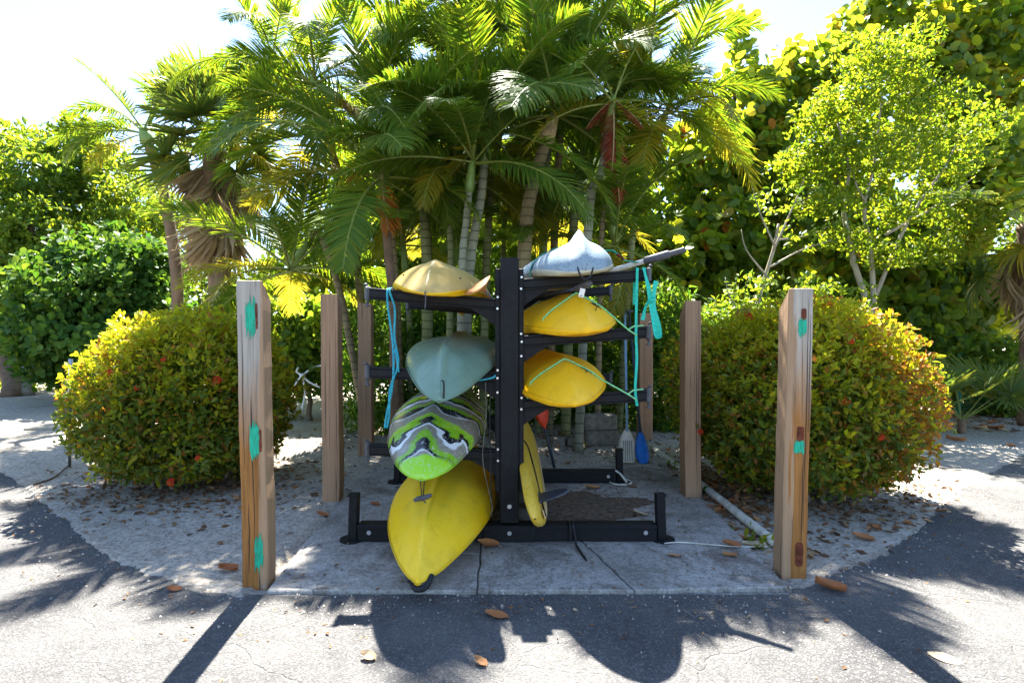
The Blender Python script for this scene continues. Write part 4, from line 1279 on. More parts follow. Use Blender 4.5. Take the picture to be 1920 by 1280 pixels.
# ------------------------------------------------------------------ clipped ixora bushes
def ixora(label, c, r, n, seed, flowers, lobes=(), red_side=0.0, young_sunlit_bias=.0):
    rng = np.random.default_rng(seed)
    base = (c[0], c[1], 0)
    root = thing('ixora_bush', label, 'bush', base)
    rnd = random.Random(seed)
    # stems
    for i in range(9):
        a = rnd.uniform(0, 6.28); q = rnd.uniform(.45, .8)
        tip = Vector((c[0] + math.cos(a) * r[0] * q, c[1] + math.sin(a) * r[1] * q, rnd.uniform(.5, 1.25) * c[2]))
        b0 = Vector((c[0] + math.cos(a) * r[0] * .35, c[1] + math.sin(a) * r[1] * .35, 0))
        MB().tube(smooth_path([b0, b0.lerp(tip, .5) + Vector((rnd.uniform(-.1, .1), rnd.uniform(-.1, .1), .1)), tip], 8), [.022, .008], 6).build('stem', M['bark_grey'], root)

    def surf(u):
        """Lumpy dome radius along directions u: boxy superellipsoid with a soft top."""
        e = 2.25
        k = (np.abs(u[:, 0] / r[0]) ** e + np.abs(u[:, 1] / r[1]) ** e + np.abs(u[:, 2] / r[2]) ** e) ** (-1 / e)
        lump = 1 + .05 * np.sin(u[:, 0] * 9 + seed) * np.sin(u[:, 2] * 8 + 1) + .045 * np.sin(u[:, 1] * 10 + u[:, 0] * 5) + .02 * np.sin(u[:, 2] * 17 + u[:, 0] * 13)
        return k * lump
    P, D, N, S, MI = [], [], [], [], []
    u = unit(rng.normal(size=(n, 3)) * np.array([1, 1, 1]))
    k = surf(u)
    depth = rng.random(n) ** 1.25
    rad = k * (1.03 - .52 * depth)
    p = np.array(c) + u * rad[:, None]
    ok = p[:, 2] > .10 + .1 * rng.random(n)
    # tuck the foot in
    p = p[ok]; u = u[ok]; depth = depth[ok]
    foot = np.clip((.45 - p[:, 2]) / .45, 0, 1)
    p[:, 0] = c[0] + (p[:, 0] - c[0]) * (1 - .20 * foot); p[:, 1] = c[1] + (p[:, 1] - c[1]) * (1 - .20 * foot)
    for q in range(70):                       # stray shoots past the clipped outline
        v = unit(np.array([[rnd.gauss(0, 1), rnd.gauss(0, 1), rnd.gauss(0, 1) + .4]]))
        k0 = float(surf(v)[0]); ext = rnd.uniform(.03, .13)
        for w in range(3):
            pt = np.array(c) + v[0] * (k0 + ext * (w + 1) / 3)
            if pt[2] > .25:
                p = np.concatenate([p, pt[None]]); u = np.concatenate([u, v]); depth = np.append(depth, .1)
    for lc, lr, ln in lobes:
        q = unit(rng.normal(size=(ln, 3)))
        pp = np.array(lc) + q * np.array(lr) * (.6 + .45 * rng.random(ln))[:, None]
        p = np.concatenate([p, pp]); u = np.concatenate([u, q]); depth = np.concatenate([depth, rng.random(ln)])
    m = len(p)
    out = unit(u * np.array([1 / r[0] ** 2, 1 / r[1] ** 2, 1 / r[2] ** 2]))
    upness = (p[:, 2] - .2) / (c[2] + r[2] - .2)
    twig = rng.random(m)
    side = (p[:, 0] - c[0]) / r[0]
    for j in range(5):
        a = 2 * PI * (j + rng.random(m)) / 5
        t1 = unit(np.cross(out, rng.normal(size=(m, 3)))); t2 = np.cross(out, t1)
        d = unit((t1 * np.cos(a)[:, None] + t2 * np.sin(a)[:, None]) * .75 + out * (.35 + .6 * rng.random(m))[:, None] + np.array([0, 0, .25]))
        P.append(p + d * .012 + rng.normal(size=(m, 3)) * .012); D.append(d)
        N.append(unit(out * .7 + np.array([0, 0, .4]) + rng.normal(size=(m, 3)) * .4))
        S.append(.052 * (.55 + .9 * rng.random(m)))
        # yellow on outer tips and top: new growth, plus sunlight put into the colour
        py_ = np.clip(1.9 * (upness - .36), 0, .92) * (depth < .5) + .22 * (depth < .35) + young_sunlit_bias
        mi = np.where(twig < py_, 1, 0)
        pr = np.clip(red_side * (side - .05) * .9, 0, .45) + .08
        mi = np.where((rng.random(m) < pr) & (depth < .5), 2, mi)
        MI.append(mi)
    P, D, N, S, MI = map(np.concatenate, (P, D, N, S, MI))
    put_leaves(root, 'oval', P, D, N, S, [M['ixora_old'], M['ixora_young_sunlit'], M['ixora_red']], MI.astype(np.int32), 300, 13)
    # flower heads: domes of four-petalled florets
    for px, py, Y in flowers:
        ctr = at(px, py, Y)
        # move it onto the leaves along its own bearing from the bush centre
        dirv = (ctr - Vector(c)); uu = unit(np.array([[dirv.x, dirv.y, dirv.z]]))
        kk = float(surf(uu)[0]) * 1.02
        ctr = Vector(c) + Vector(uu[0]) * kk
        mb = MB()
        fs_ = rnd.uniform(.6, 1.35)
        for q in range(int(15 * fs_)):
            v = Vector((rnd.gauss(0, 1), rnd.gauss(0, 1) - 1.0, rnd.gauss(0, 1) + .5)).normalized()
            cc = ctr + v * .026 * fs_
            t1 = v.orthogonal().normalized(); t2 = v.cross(t1)
            for w in range(4):
                a = w * PI / 2 + q
                e = t1 * math.cos(a) + t2 * math.sin(a); g = t1 * math.cos(a + 1.57) + t2 * math.sin(a + 1.57)
                mb.add([cc, cc + e * .010 + g * .006 + v * .002, cc + e * .019, cc + e * .010 - g * .006 + v * .002], [(0, 1, 2, 3)])
        mb.build('flower', M['petal'], root)
    return root


ixora('round clipped bush with yellow top leaves and red flowers beside the teal-marked grey post', (-3.20, 5.55, .80), (.90, .88, .86), 11500, 201,
      [(318, 694, 5), (268, 722, 5), (296, 738, 5), (330, 868, 5), (187, 726, 5.2), (366, 822, 5), (395, 722, 5), (250, 660, 5.2)],
      lobes=[((-4.05, 5.75, .78), (.42, .4, .36), 420)], red_side=0.0)
ixora('round clipped bush with orange-tinged side leaves beside the rust-notched post', (2.66, 5.15, .86), (.96, .95, .86), 12500, 202,
      [(1545, 700, 4.8), (1540, 625, 4.8), (1552, 775, 4.8), (1528, 752, 4.8), (1412, 602, 4.9), (1345, 800, 5), (1433, 645, 5), (1725, 760, 5.2), (1738, 660, 5.4)],
      lobes=[((2.25, 6.5, .95), (.5, .6, .72), 900), ((1.98, 5.75, .85), (.34, .5, .62), 500)], red_side=.75)
# a lone small hedge row behind the right bush

# ------------------------------------------------------------------ the six square posts
def post(label, x, y, w, h, mat, cut, yaw, lean=(0, 0), marks=(), checks=()):
    """Square timber whose top is sawn off at a slant falling to the back by cut."""
    root = thing('timber_post', label, 'post', (x, y, 0), 'square timber posts round the kayak rack')
    hw = w / 2
    drop = cut
    bm = bmesh.new()
    prof = [(-hw, -.15), (hw, -.15), (hw, h), (-hw, h)]
    fr = [bm.verts.new((a, -hw, b)) for a, b in prof]
    f = bm.faces.new(fr)
    ret = bmesh.ops.extrude_face_region(bm, geom=[f])
    for v in ret['geom']:
        if isinstance(v, bmesh.types.BMVert):
            v.co.y = hw
            if v.co.z > h - .01: v.co.z = h - drop
    bmesh.ops.recalc_face_normals(bm, faces=bm.faces)
    bmesh.ops.subdivide_edges(bm, edges=[e for e in bm.edges if abs(e.verts[0].co.z - e.verts[1].co.z) > .8], cuts=22)
    bmesh.ops.bevel(bm, geom=[e for e in bm.edges if len(e.link_faces) == 2 and e.calc_face_angle(0) > .4], offset=.006, segments=1, affect='EDGES', profile=.5)
    for v in bm.verts:
        z = v.co.z
        v.co.x += mnoise.noise((z * 1.3, x * 7, 1)) * .006 + mnoise.noise((z * 9, v.co.x * 30, x)) * .0035 + lean[0] * z
        v.co.y += mnoise.noise((z * 1.1, x * 5, 4)) * .006 + lean[1] * z
    me = bpy.data.meshes.new('timber'); bm.to_mesh(me); bm.free()
    me.materials.append(mat)
    rotm = Matrix.Rotation(yaw, 4, 'Z')
    link('timber', me, root, rotm)
    rnd = random.Random(int(x * 1000))
    for kind, mx, mz, mw, mh in marks:         # ragged paint patches on the near face
        n = 44
        loop = []
        for i in range(n):
            a = 2 * PI * i / n
            e = 5.0
            ca, sa = math.cos(a), math.sin(a)
            k = (abs(ca) ** e + abs(sa) ** e) ** (-1 / e)
            j = 1 + (rnd.uniform(-.16, .08) if kind == 'teal' else rnd.uniform(-.08, .05))
            je = 1 + (rnd.uniform(-.45, .25) if kind == 'teal' and abs(sa) > .75 else 0)
            loop.append((mx + ca * k * mw / 2 * j, mz + sa * k * mh / 2 * je))
        vs = []
        for d in (-hw - .0035, -hw + .004):
            vs += [(a + lean[0] * b + mnoise.noise((b * 1.3, x * 7, 1)) * .006, d + mnoise.noise((b * 1.1, x * 5, 4)) * .006 + lean[1] * b, b) for a, b in loop]
        fs = [tuple(range(n))] + [(i, (i + 1) % n, n + (i + 1) % n, n + i) for i in range(n)]
        me = mesh_py('paint_patch' if kind == 'teal' else 'notch', vs, fs, M['mark_teal'] if kind == 'teal' else M['mark_rust'])
        link(me.name, me, root, rotm).name = 'paint_patch' if kind == 'teal' else 'rust_notch'
    for cx, z0, z1, cw_ in checks:             # open drying checks running with the grain
        k = 9
        l = [(cx + rnd.uniform(-.002, .002), z0 + (z1 - z0) * i / k) for i in range(k + 1)]
        vs = []
        for i, (a, b) in enumerate(l):
            t = math.sin(PI * i / k) * cw_ + .0006
            off = mnoise.noise((b * 1.3, x * 7, 1)) * .006 + lean[0] * b
            yy = -hw - .0022 + mnoise.noise((b * 1.1, x * 5, 4)) * .006 + lean[1] * b
            vs += [(a - t + off, yy, b), (a + t + off, yy, b)]
        fs = [(2 * i, 2 * i + 1, 2 * i + 3, 2 * i + 2) for i in range(k)]
        me = mesh_py('crack', vs, fs, M['cord_black'])
        link('crack', me, root, rotm)
    return root


post('weathered grey and amber timber post with three teal paint smears', -1.500, 3.31, .145, 1.80, M['post_worn_a'], .105, R(5), (-.014, 0),
     [('teal', .004, 1.585, .058, .215), ('rust', .036, 1.59, .016, .15), ('teal', .014, .87, .056, .205), ('rust', .046, .87, .014, .13), ('teal', .024, .21, .050, .215)],
     [(.002, .2, 1.1, .0015), (-.03, .1, .5, .002), (-.045, .7, 1.6, .0015)])
post('weathered timber post with rust-brown notches above two small teal smears', 1.715, 3.44, .145, 1.765, M['post_worn_b'], .13, R(-4), (.016, 0),
     [('rust', .018, 1.605, .030, .070), ('teal', .012, 1.53, .048, .115), ('rust', .014, .885, .042, .088), ('teal', .010, .805, .060, .085), ('rust', .024, .155, .046, .145)],
     [(.045, .3, 1.7, .002), (.058, .9, 1.6, .0015), (.035, .1, .8, .0015)])
post('tall plain tan-painted timber post between the worn grey post and the rack', -1.590, 4.95, .150, 1.83, M['post_paint'], .10, R(1), (0, 0), [], [(.055, .1, 1.6, .0012)])
post('tan-painted timber post split along its edge by the long white pipe', 1.615, 5.03, .145, 1.78, M['post_paint'], .13, R(3), (-.012, 0), [], [(.030, .1, 1.5, .0028), (.050, .5, 1.75, .002)])
post('tan-painted timber post behind the ends of the kayak arms beside the palm stems', -1.760, 6.75, .160, 1.84, M['post_paint'], .03, R(2), (0, 0), [], [(.02, .4, 1.2, .0015)])
post('tan-painted timber post with a peeling top behind the hanging teal strap', 1.850, 7.80, .185, 1.76, M['post_paint'], .01, R(0), (0, 0), [], [(-.03, .3, 1.4, .0015)])

# ------------------------------------------------------------------ kayak rack
YF, YB = 3.95, 5.47
rack = thing('kayak_rack', 'black two-sided kayak rack with sloping arms bolted to central uprights', 'rack', (-.02, 4.7, PADZ))
UX = -.018
ARMS = {}     # (side, level) -> (inner (x,z), outer (x,z)) of the arm's centre line


def beam_between(mb, a, b, w, h, y, bev=.006):
    a = Vector((a[0], y, a[1])); b = Vector((b[0], y, b[1]))
    d = b - a
    rot = Matrix.Rotation(-math.atan2(d.z, d.x), 3, 'Y')
    mb.box((a + b) / 2, (d.length, w, h), rot, bev)


def at_xz(px, py, Y):
    p = at(px, py, Y)
    return (p.x, p.z)


LEVELS = {('L', 2): (at_xz(940, 572, YF), at_xz(695, 551, YF)), ('L', 1): (at_xz(940, 708, YF), at_xz(695, 698, YF)), ('L', 0): (at_xz(940, 853, YF), at_xz(695, 842, YF)),
          ('R', 2): (at_xz(972, 535, YF), at_xz(1210, 516, YF)), ('R', 1): (at_xz(972, 641, YF), at_xz(1210, 623, YF)), ('R', 0): (at_xz(972, 758, YF), at_xz(1210, 741, YF))}
rb = random.Random(3)
for y in (YF, YB):
    mb = MB()
    mb.box((UX, y, .165 + 1.845 / 2), (.128, .128, 1.845), None, .006)
    up = mb.build('upright', M['black'], rack)
    MB().box((UX, y, 2.012), (.118, .118, .006)).build('upright_cap', M['black'], up)
    # ridged mounting rails on both sides of the upright
    for s in (-1, 1):
        mb = MB()
        mb.box((UX + s * .080, y, 1.16), (.030, .085, 1.56), None, .004)
        mb.box((UX + s * .097, y - .028, 1.16), (.006, .016, 1.56))
        mb.box((UX + s * .097, y + .028, 1.16), (.006, .016, 1.56))
        mb.build('mounting_rail', M['black'], rack)
    # base beam with a lip along its top, in two halves either side of the upright foot
    mb = MB()
    mb.box((-.034, y, .092), (2.10, .105, .115), None, .006)
    mb.box((-.034, y - .056, .133), (2.10, .012, .022), None, .003)
    bb = mb.build('base_beam', M['black'], rack)
    mb = MB()
    mb.box((UX, y - .058, .092), (.36, .018, .112), None, .003)
    mb.build('foot_plate', M['black'], rack)
    for x in (-1.12, 1.052):
        mb = MB()
        mb.box((x, y, .19), (.062, .075, .315), Matrix.Rotation(R(2 if x < 0 else -2), 3, 'Y'), .005)
        mb.box((x, y, .35), (.070, .083, .012), Matrix.Rotation(R(2 if x < 0 else -2), 3, 'Y'), .003)
        ps = mb.build('end_post', M['black'], rack)
        MB().disc((x - .015 if x < 0 else x + .015, y - .012, PADZ + .008), .082, .014, 20).build('foot_disc', M['black'], ps)
        mb = MB(); mb.tube([(x, y, PADZ + .01), (x, y, PADZ + .05)], [.03, .02], 10); mb.build('levelling_foot', M['grey_cap'], ps)
    for x, z in ((-1.0, .098), (.935, .098), (UX, .098), (UX, .285)):
        MB().disc((x, y - .068 if abs(x - UX) < .01 else y - .056, z), .0155, .014, 10, 'Y').build('bolt', M['steel'], rack)
    for (side, lev), (a, b) in LEVELS.items():
        s = -1 if side == 'L' else 1
        ia = (UX + s * .10, a[1] + (b[1] - a[1]) * ((UX + s * .10) - a[0]) / (b[0] - a[0]))
        ARMS[(side, lev)] = (ia, b)
        mb = MB()
        beam_between(mb, ia, b, .070, .050, y, .004)
        d = (b[1] - ia[1]) / (b[0] - ia[0])
        beam_between(mb, (ia[0], ia[1] + .034), (b[0], b[1] + .034), .058, .016, y, .003)
        beam_between(mb, (ia[0], ia[1] - .033), (b[0], b[1] - .033), .060, .014, y, .003)
        arm = mb.build('arm', M['black'], rack)
        mb = MB()
        mb.box((b[0] + s * .018, y, b[1] + .002), (.034, .088, .104), None, .012)
        mb.tube(smooth_path([(b[0] + s * .02, y, b[1] - .05), (b[0] + s * .026, y - .015, b[1] - .085), (b[0] + s * .006, y - .02, b[1] - .082)], 6), .009, 6)
        mb.tube(smooth_path([(b[0] + s * .02, y, b[1] + .05), (b[0] + s * .03, y - .012, b[1] + .068), (b[0] + s * .045, y - .016, b[1] + .060)], 6), .008, 6)
        mb.build('end_cap', M['grey_cap'], arm)
        # gusset under the root of the arm
        x0 = UX + s * .098; zz = ia[1] - .042
        g = [(x0, zz + .004), (x0 + s * .19, zz + .004 + d * s * .19), (x0 + s * .10, zz - .035), (x0, zz - .105)]
        mb = MB()
        vs = [(p[0], y - .014, p[1]) for p in g] + [(p[0], y + .014, p[1]) for p in g]
        mb.add(vs, [(0, 1, 2, 3), (7, 6, 5, 4), (0, 4, 5, 1), (1, 5, 6, 2), (2, 6, 7, 3), (3, 7, 4, 0)])
        mb.build('gusset', M['black'], arm)
        mb = MB()
        for zo in ((.05, -.03) if lev != 1 else (.055, .0, -.10)):
            mb.disc((UX + s * (.083 + rb.uniform(-.003, .003)), y - .046, ia[1] + zo), .008, .010, 8, 'Y')
        mb.build('bolt', M['steel'], arm)
mb = MB()
mb.box((UX, (YF + YB) / 2, .10), (.10, YB - YF - .12, .10), None, .006)
mb.build('spine_beam', M['black'], rack)
mb = MB()
mb.box((UX, (YF + YB) / 2, 1.80), (.08, YB - YF - .13, .09), None, .006)
mb.build('top_rail', M['black'], rack)


# ------------------------------------------------------------------ kayaks (all stored keel up, bow toward the lane)
class Hull:
    def __init__(s, tip, L, W, xm, zg, zk, dyv=.30, zv=None, nose=.62, slope=0.0, keel_w=.03, keel_h=.012, box=.62, v0=1.0, v1=.25, deck=.05, tri=0.0, vlen=1.2, gl=.75, full=.40, tail=.62, skeg=0.0, rocker=.06, keelpow=.8):
        s.__dict__.update(locals())
        s.zv = zk - .05 if zv is None else zv

    def st(s, dy):
        L = s.L
        q = dy / L
        f = min(1, q / s.full) if q < s.full else min(1, (1 - q) / (1 - s.full))
        f = max(0.0, f)
        w = s.W / 2 * (math.sin(f * PI / 2) ** (s.nose if q < s.full else s.tail))
        w = max(w, .012)
        xc = s.tip[0] + (s.xm - s.tip[0]) * min(1.6, dy / (L * .5))
        if dy > L * .5: xc = s.xm + (s.xm - s.tip[0]) * (dy - L * .5) / (L * .5)
        k = max(0, 1 - dy / s.gl); ke = max(0, 1 - (L - dy) / s.gl)
        zg = s.zg + (s.tip[2] - s.zg) * k ** 1.8 - .10 * ke ** 2
        if dy < s.dyv:
            u = dy / s.dyv
            zk = s.tip[2] + .03 + (s.zv - s.tip[2] - .03) * u ** s.keelpow
        else:
            u = min(1, (dy - s.dyv) / (L * .42 - s.dyv))
            zk = s.zv + (s.zk - s.zv) * (1 - (1 - u) ** 2)
        zk -= s.rocker * ke ** 1.4 * 2
        zk = max(zk, zg + .02)
        v = s.v0 + (s.v1 - s.v0) * min(1, (dy / s.vlen)) ** .7
        return xc, w, zk, zg, v

    def point(s, dy, t, off=0.0):
        """t from -1 (one gunwale) over the keel (0) to 1."""
        xc, w, zk, zg, v = s.st(dy)
        ph = t * PI / 2
        xr = math.copysign(abs(math.sin(ph)) ** .9, t) * w
        zr = max(0, math.cos(ph)) ** s.box
        zv = (1 - abs(t)) ** .95
        xv = t * w
        x = xr + (xv - xr) * v; z = zr + (zv - zr) * v
        z += s.tri * math.cos(abs(t) * 3 * PI) * (1 - abs(t)) * min(1, dy / .6) * -1
        amp = min(1.0, dy / .15)
        z = zg + (zk - zg) * z + s.keel_h * math.exp(-(x / s.keel_w) ** 2) * amp
        if s.skeg:
            z += s.skeg * math.exp(-(x / .042) ** 2) * math.exp(-((dy - s.dyv) / .16) ** 2)
        x0 = xc + x
        z += (x0 - s.xm) * s.slope
        p = Vector((x0, s.tip[1] + dy, z))
        if off:
            q = s.point(dy, min(1, t + .02)); r = s.point(dy, max(-1, t - .02))
            tn = (q - r).normalized(); nn = Vector((-tn.z, 0, tn.x))
            p += nn * off
        return p


def kayak(label, cat, H, hull, deck, rim, seam=True, group=None, toggle=None, rimdrop=.04):
    mid = (H.xm, H.tip[1] + H.L / 2, H.zg)
    root = thing('kayak', label, cat, mid, group)
    NS, NT_ = 56, 34
    dys = [H.L * (1 - math.cos(PI * (i / NS) ** .85)) / 2 for i in range(NS + 1)]
    dys[0] = 0.0
    vs, fs = [], []
    for dy in dys:
        for k in range(NT_ + 1):
            vs.append(H.point(dy, -1 + 2 * k / NT_))
    m = NT_ + 1
    for i in range(NS):
        for k in range(NT_):
            a = i * m + k
            fs.append((a, a + 1, a + m + 1, a + m))
    fs.append(tuple(range(NT_, -1, -1))); fs.append(tuple(NS * m + k for k in range(m)))
    mb = MB(); mb.add(vs, fs, True)
    mb.build('hull', hull, root)
    # rim band: rolls under the gunwale, then the deck closes the boat
    vs, fs = [], []
    for dy in dys:
        xc, w, zk, zg, v = H.st(dy)
        am = min(1, .25 + dy / .25)
        a = H.point(dy, -1); b = H.point(dy, 1)
        for p, s in ((a, -1), (b, 1)):
            vs += [p + Vector((s * .003, 0, .003)), p + Vector((s * .006, 0, -.012 * am)), p + Vector((-s * min(w, .03) * .8, 0, -rimdrop * am))]
    for i in range(NS):
        o = i * 6; p = o + 6
        fs += [(o, o + 1, p + 1, p), (o + 1, o + 2, p + 2, p + 1), (o + 3, p + 3, p + 4, o + 4), (o + 4, p + 4, p + 5, o + 5)]
    fs += [(0, 3, 4, 1), (1, 4, 5, 2)]
    mb = MB(); mb.add(vs, fs, True)
    mb.build('deck_rim', rim, root)
    vs, fs = [], []
    nd = 10
    for dy in dys:
        xc, w, zk, zg, v = H.st(dy)
        am = min(1, .25 + dy / .25)
        a = H.point(dy, -1) + Vector((min(w, .03) * .8, 0, -rimdrop * am)); b = H.point(dy, 1) + Vector((-min(w, .03) * .8, 0, -rimdrop * am))
        for k in range(nd + 1):
            u = k / nd
            q = a.lerp(b, u)
            well = .09 * max(0, math.sin(PI * (dy / H.L - .22) / .5)) if .22 < dy / H.L < .72 else 0
            q.z += -(H.deck - rimdrop) * (1 - (2 * u - 1) ** 2) * am + well * (1 if .18 < u < .82 else 0)
            vs.append(q)
    for i in range(NS):
        for k in range(nd):
            a = i * (nd + 1) + k
            fs.append((a, a + nd + 1, a + nd + 2, a + 1))
    mb = MB(); mb.add(vs, fs, True)
    mb.build('deck', deck, root)
    if seam:
        pts = []
        for s, seq in ((-1, list(reversed(dys[:-6]))), (1, dys[:-6])):
            for dy in seq:
                pts.append(H.point(dy, s * .985, .003))
        mb = MB(); mb.tube(pts, .004, 5); mb.build('seam', rim, root)
    if toggle:
        kind, dz = toggle
        p = Vector((H.tip[0], H.tip[1] + .02, H.tip[2] + dz))
        if kind == 'loop':
            c = smooth_path([p + Vector((-.045, .05, .055)), p + Vector((-.05, .0, .05)), p + Vector((-.035, -.02, -.01)), p + Vector((0, -.025, -.04)), p + Vector((.035, -.02, -.01)), p + Vector((.05, .0, .05)), p + Vector((.045, .05, .055))], 18)
            MB().tube(c, .006, 6).build('carry_loop', M['cord_black'], root)
        elif kind == 'bar':
            q = p + Vector((.005, -.01, -.115))
            mb = MB()
            mb.tube([p + Vector((-.012, .01, 0)), q + Vector((-.004, 0, 0))], .0035, 5)
            mb.tube([p + Vector((.014, .01, 0)), q + Vector((.004, 0, 0))], .0035, 5)
            tg = mb.build('toggle_cord', M['cord_black'], root)
            mb = MB(); mb.tube([q + Vector((-.052, -.005, -.016)), q + Vector((-.03, 0, -.008)), q + Vector((.03, 0, .006)), q + Vector((.055, .005, .016))], [.010, .016, .016, .010], 8)
            mb.tube([q + Vector((-.02, -.012, .01)), q + Vector((.022, -.012, -.028))], .005, 5)
            mb.build('toggle_handle', M['grip'], root)
        elif kind == 'cap':
            mb = MB()
            c = p + Vector((.01, .0, -.015))
            mb.tube(smooth_path([c + Vector((-.06, .03, .0)), c + Vector((-.02, -.01, -.018)), c + Vector((.03, .0, -.01)), c + Vector((.06, .05, .035))], 10), [.006, .018, .020, .014], 8)
            mb.tube(smooth_path([c + Vector((-.06, .03, .0)), c + Vector((-.07, .0, .02)), c + Vector((-.05, -.01, .03))], 6), .004, 5)
            mb.build('bow_handle', M['cord_black'], root)
        elif kind == 'strap':
            mb = MB()
            mb.tube(smooth_path([p + Vector((.008, .03, .10)), p + Vector((.025, -.012, .092)), p + Vector((.026, -.014, .02)), p + Vector((.022, .0, -.01))], 10), .0055, 6)
            mb.build('carry_loop', M['cord_black'], root)
    return root


def tipxyz(px, py, Y):
    p = at(px, py, Y); return (p.x, p.y, p.z)


def arm_top(side, lev, x):
    a, b = ARMS[(side, lev)]
    return a[1] + (b[1] - a[1]) * (x - a[0]) / (b[0] - a[0]) + .045


SL = lambda side, lev: (ARMS[(side, lev)][1][1] - ARMS[(side, lev)][0][1]) / (ARMS[(side, lev)][1][0] - ARMS[(side, lev)][0][0])
GK = 'kayaks stored keel up on the rack'
H_TAN = Hull(tipxyz(798, 549, 3.50), 3.0, .76, -.560, arm_top('L', 2, -.53) + .050, arm_top('L', 2, -.53) + .275, dyv=.42, nose=.50, slope=SL('L', 2), box=.75, v1=.35, vlen=1.0, keel_h=.01, deck=.052, gl=.5)
kayak('sun-bleached tan kayak with a yellow rim on the top arm', 'kayak', H_TAN, M['hull_tan'], M['deck_yellow'], M['rim_yellow'], False, GK)
H_SAGE = Hull(tipxyz(824, 752, 3.36), 3.1, .76, -.450, arm_top('L', 1, -.44) + .060, arm_top('L', 1, -.44) + .235, dyv=.26, zv=1.385, nose=.60, slope=SL('L', 1) * .3, box=.60, v1=.15, vlen=1.1, keel_w=.024, keel_h=.034, deck=.062, gl=.9, keelpow=.9)
kayak('grey-green kayak with a pointed drooping bow above the swirled one', 'kayak', H_SAGE, M['hull_sage'], M['deck_grey'], M['hull_sage'], False, GK, ('strap', .02))
H_MAR = Hull(tipxyz(790, 898, 3.38), 2.9, .74, -.585, arm_top('L', 0, -.55) + .062, arm_top('L', 0, -.55) + .325, dyv=.22, zv=.80, nose=.48, slope=SL('L', 0) * .5, box=.70, v0=.55, v1=.2, vlen=.9, keel_w=.05, keel_h=.02, deck=.064, gl=.8, tri=.05)
kayak('swirled lime, black and grey kayak with a rounded bow', 'kayak', H_MAR, M['hull_marble'], M['deck_grey'], M['hull_marble'], False, GK, ('bar', 0))
H_LEM = Hull(tipxyz(783, 1094, 3.03), 3.2, .77, -.515, .205, .46, dyv=.26, zv=.335, nose=.74, slope=0, box=.66, v1=.30, vlen=1.0, keel_w=.04, keel_h=.032, deck=.058, gl=1.0, tri=.06)
kayak('lemon yellow scuffed kayak lowest on the base beam with its bow over the slab', 'kayak', H_LEM, M['hull_lemon'], M['deck_yellow'], M['hull_lemon'], False, GK, ('cap', 0))
H_BLU = Hull(tipxyz(1098, 512, 3.52), 3.2, .74, .350, arm_top('R', 2, .37) + .052, arm_top('R', 2, .37) + .225, dyv=.22, zv=2.10, nose=.42, slope=SL('R', 2), box=.80, v0=.22, v1=.24, vlen=.8, keel_w=.03, keel_h=.015, deck=.055, gl=.5, skeg=.06, keelpow=.55)
kayak('speckled blue-grey kayak with a sharp keel peak on the highest arm', 'kayak', H_BLU, M['hull_bluegrey'], M['deck_pale'], M['deck_pale'], False, GK, ('loop', 0))
H_Y1 = Hull(tipxyz(1104, 624, 3.46), 3.0, .77, .360, arm_top('R', 1, .38) + .055, arm_top('R', 1, .38) + .29, dyv=.36, nose=.55, slope=SL('R', 1), box=.66, v1=.42, vlen=1.1, keel_w=.05, keel_h=.012, deck=.058, gl=.7)
kayak('golden yellow kayak tied with green cord below the blue-grey one', 'kayak', H_Y1, M['hull_yellow'], M['deck_yellow'], M['hull_yellow'], True, GK)
H_Y2 = Hull(tipxyz(1080, 760, 3.36), 3.0, .74, .325, arm_top('R', 0, .34) + .058, arm_top('R', 0, .34) + .275, dyv=.36, nose=.62, slope=SL('R', 0), box=.66, v1=.42, vlen=1.1, keel_w=.05, keel_h=.012, deck=.060, gl=.9)
kayak('golden yellow kayak with its bow dipping below the lowest arm', 'kayak', H_Y2, M['hull_yellow'], M['deck_yellow'], M['hull_yellow'], True, GK)

# ------------------------------------------------------------------ paddle board on its edge
board = thing('paddle_board', 'worn yellow paddle board on edge against the upright with black fin', 'paddle board', (.27, 4.9, PADZ))
th = R(22)
bx = Vector((.20, 0, .124))
edge_up = Vector((-math.sin(th), 0, math.cos(th)))
nrm = Vector((math.cos(th), 0, math.sin(th)))
BW, BL, BT, BY = .52, 2.85, .085, 3.44
prof_n = 40
vs, fs = [], []
cols = 9
for i in range(prof_n + 1):
    q = (1 - math.cos(PI * i / prof_n)) / 2
    hw = BW / 2 * (max(0, 1 - (abs(2 * q - 1.0)) ** 3.2)) ** .62
    hw = max(hw, .004)
    yaw = .035 * q
    for j in range(cols * 2):
        a = 2 * PI * j / (cols * 2)
        e = math.copysign(abs(math.cos(a)) ** .6, math.cos(a)); t = math.copysign(abs(math.sin(a)) ** .8, math.sin(a))
        tk = BT / 2 * min(1, (hw / .12)) ** .5
        c = bx + edge_up * (BW / 2 + e * hw) + nrm * (BT / 2 + t * tk) + Vector((yaw, BY + BL * q, .03 * q - .035 * max(0, 1 - q / .15)))
        vs.append(c)
m = cols * 2
for i in range(prof_n):
    for j in range(m):
        fs.append((i * m + j, i * m + (j + 1) % m, (i + 1) * m + (j + 1) % m, (i + 1) * m + j))
mb = MB(); mb.add(vs, fs, True)


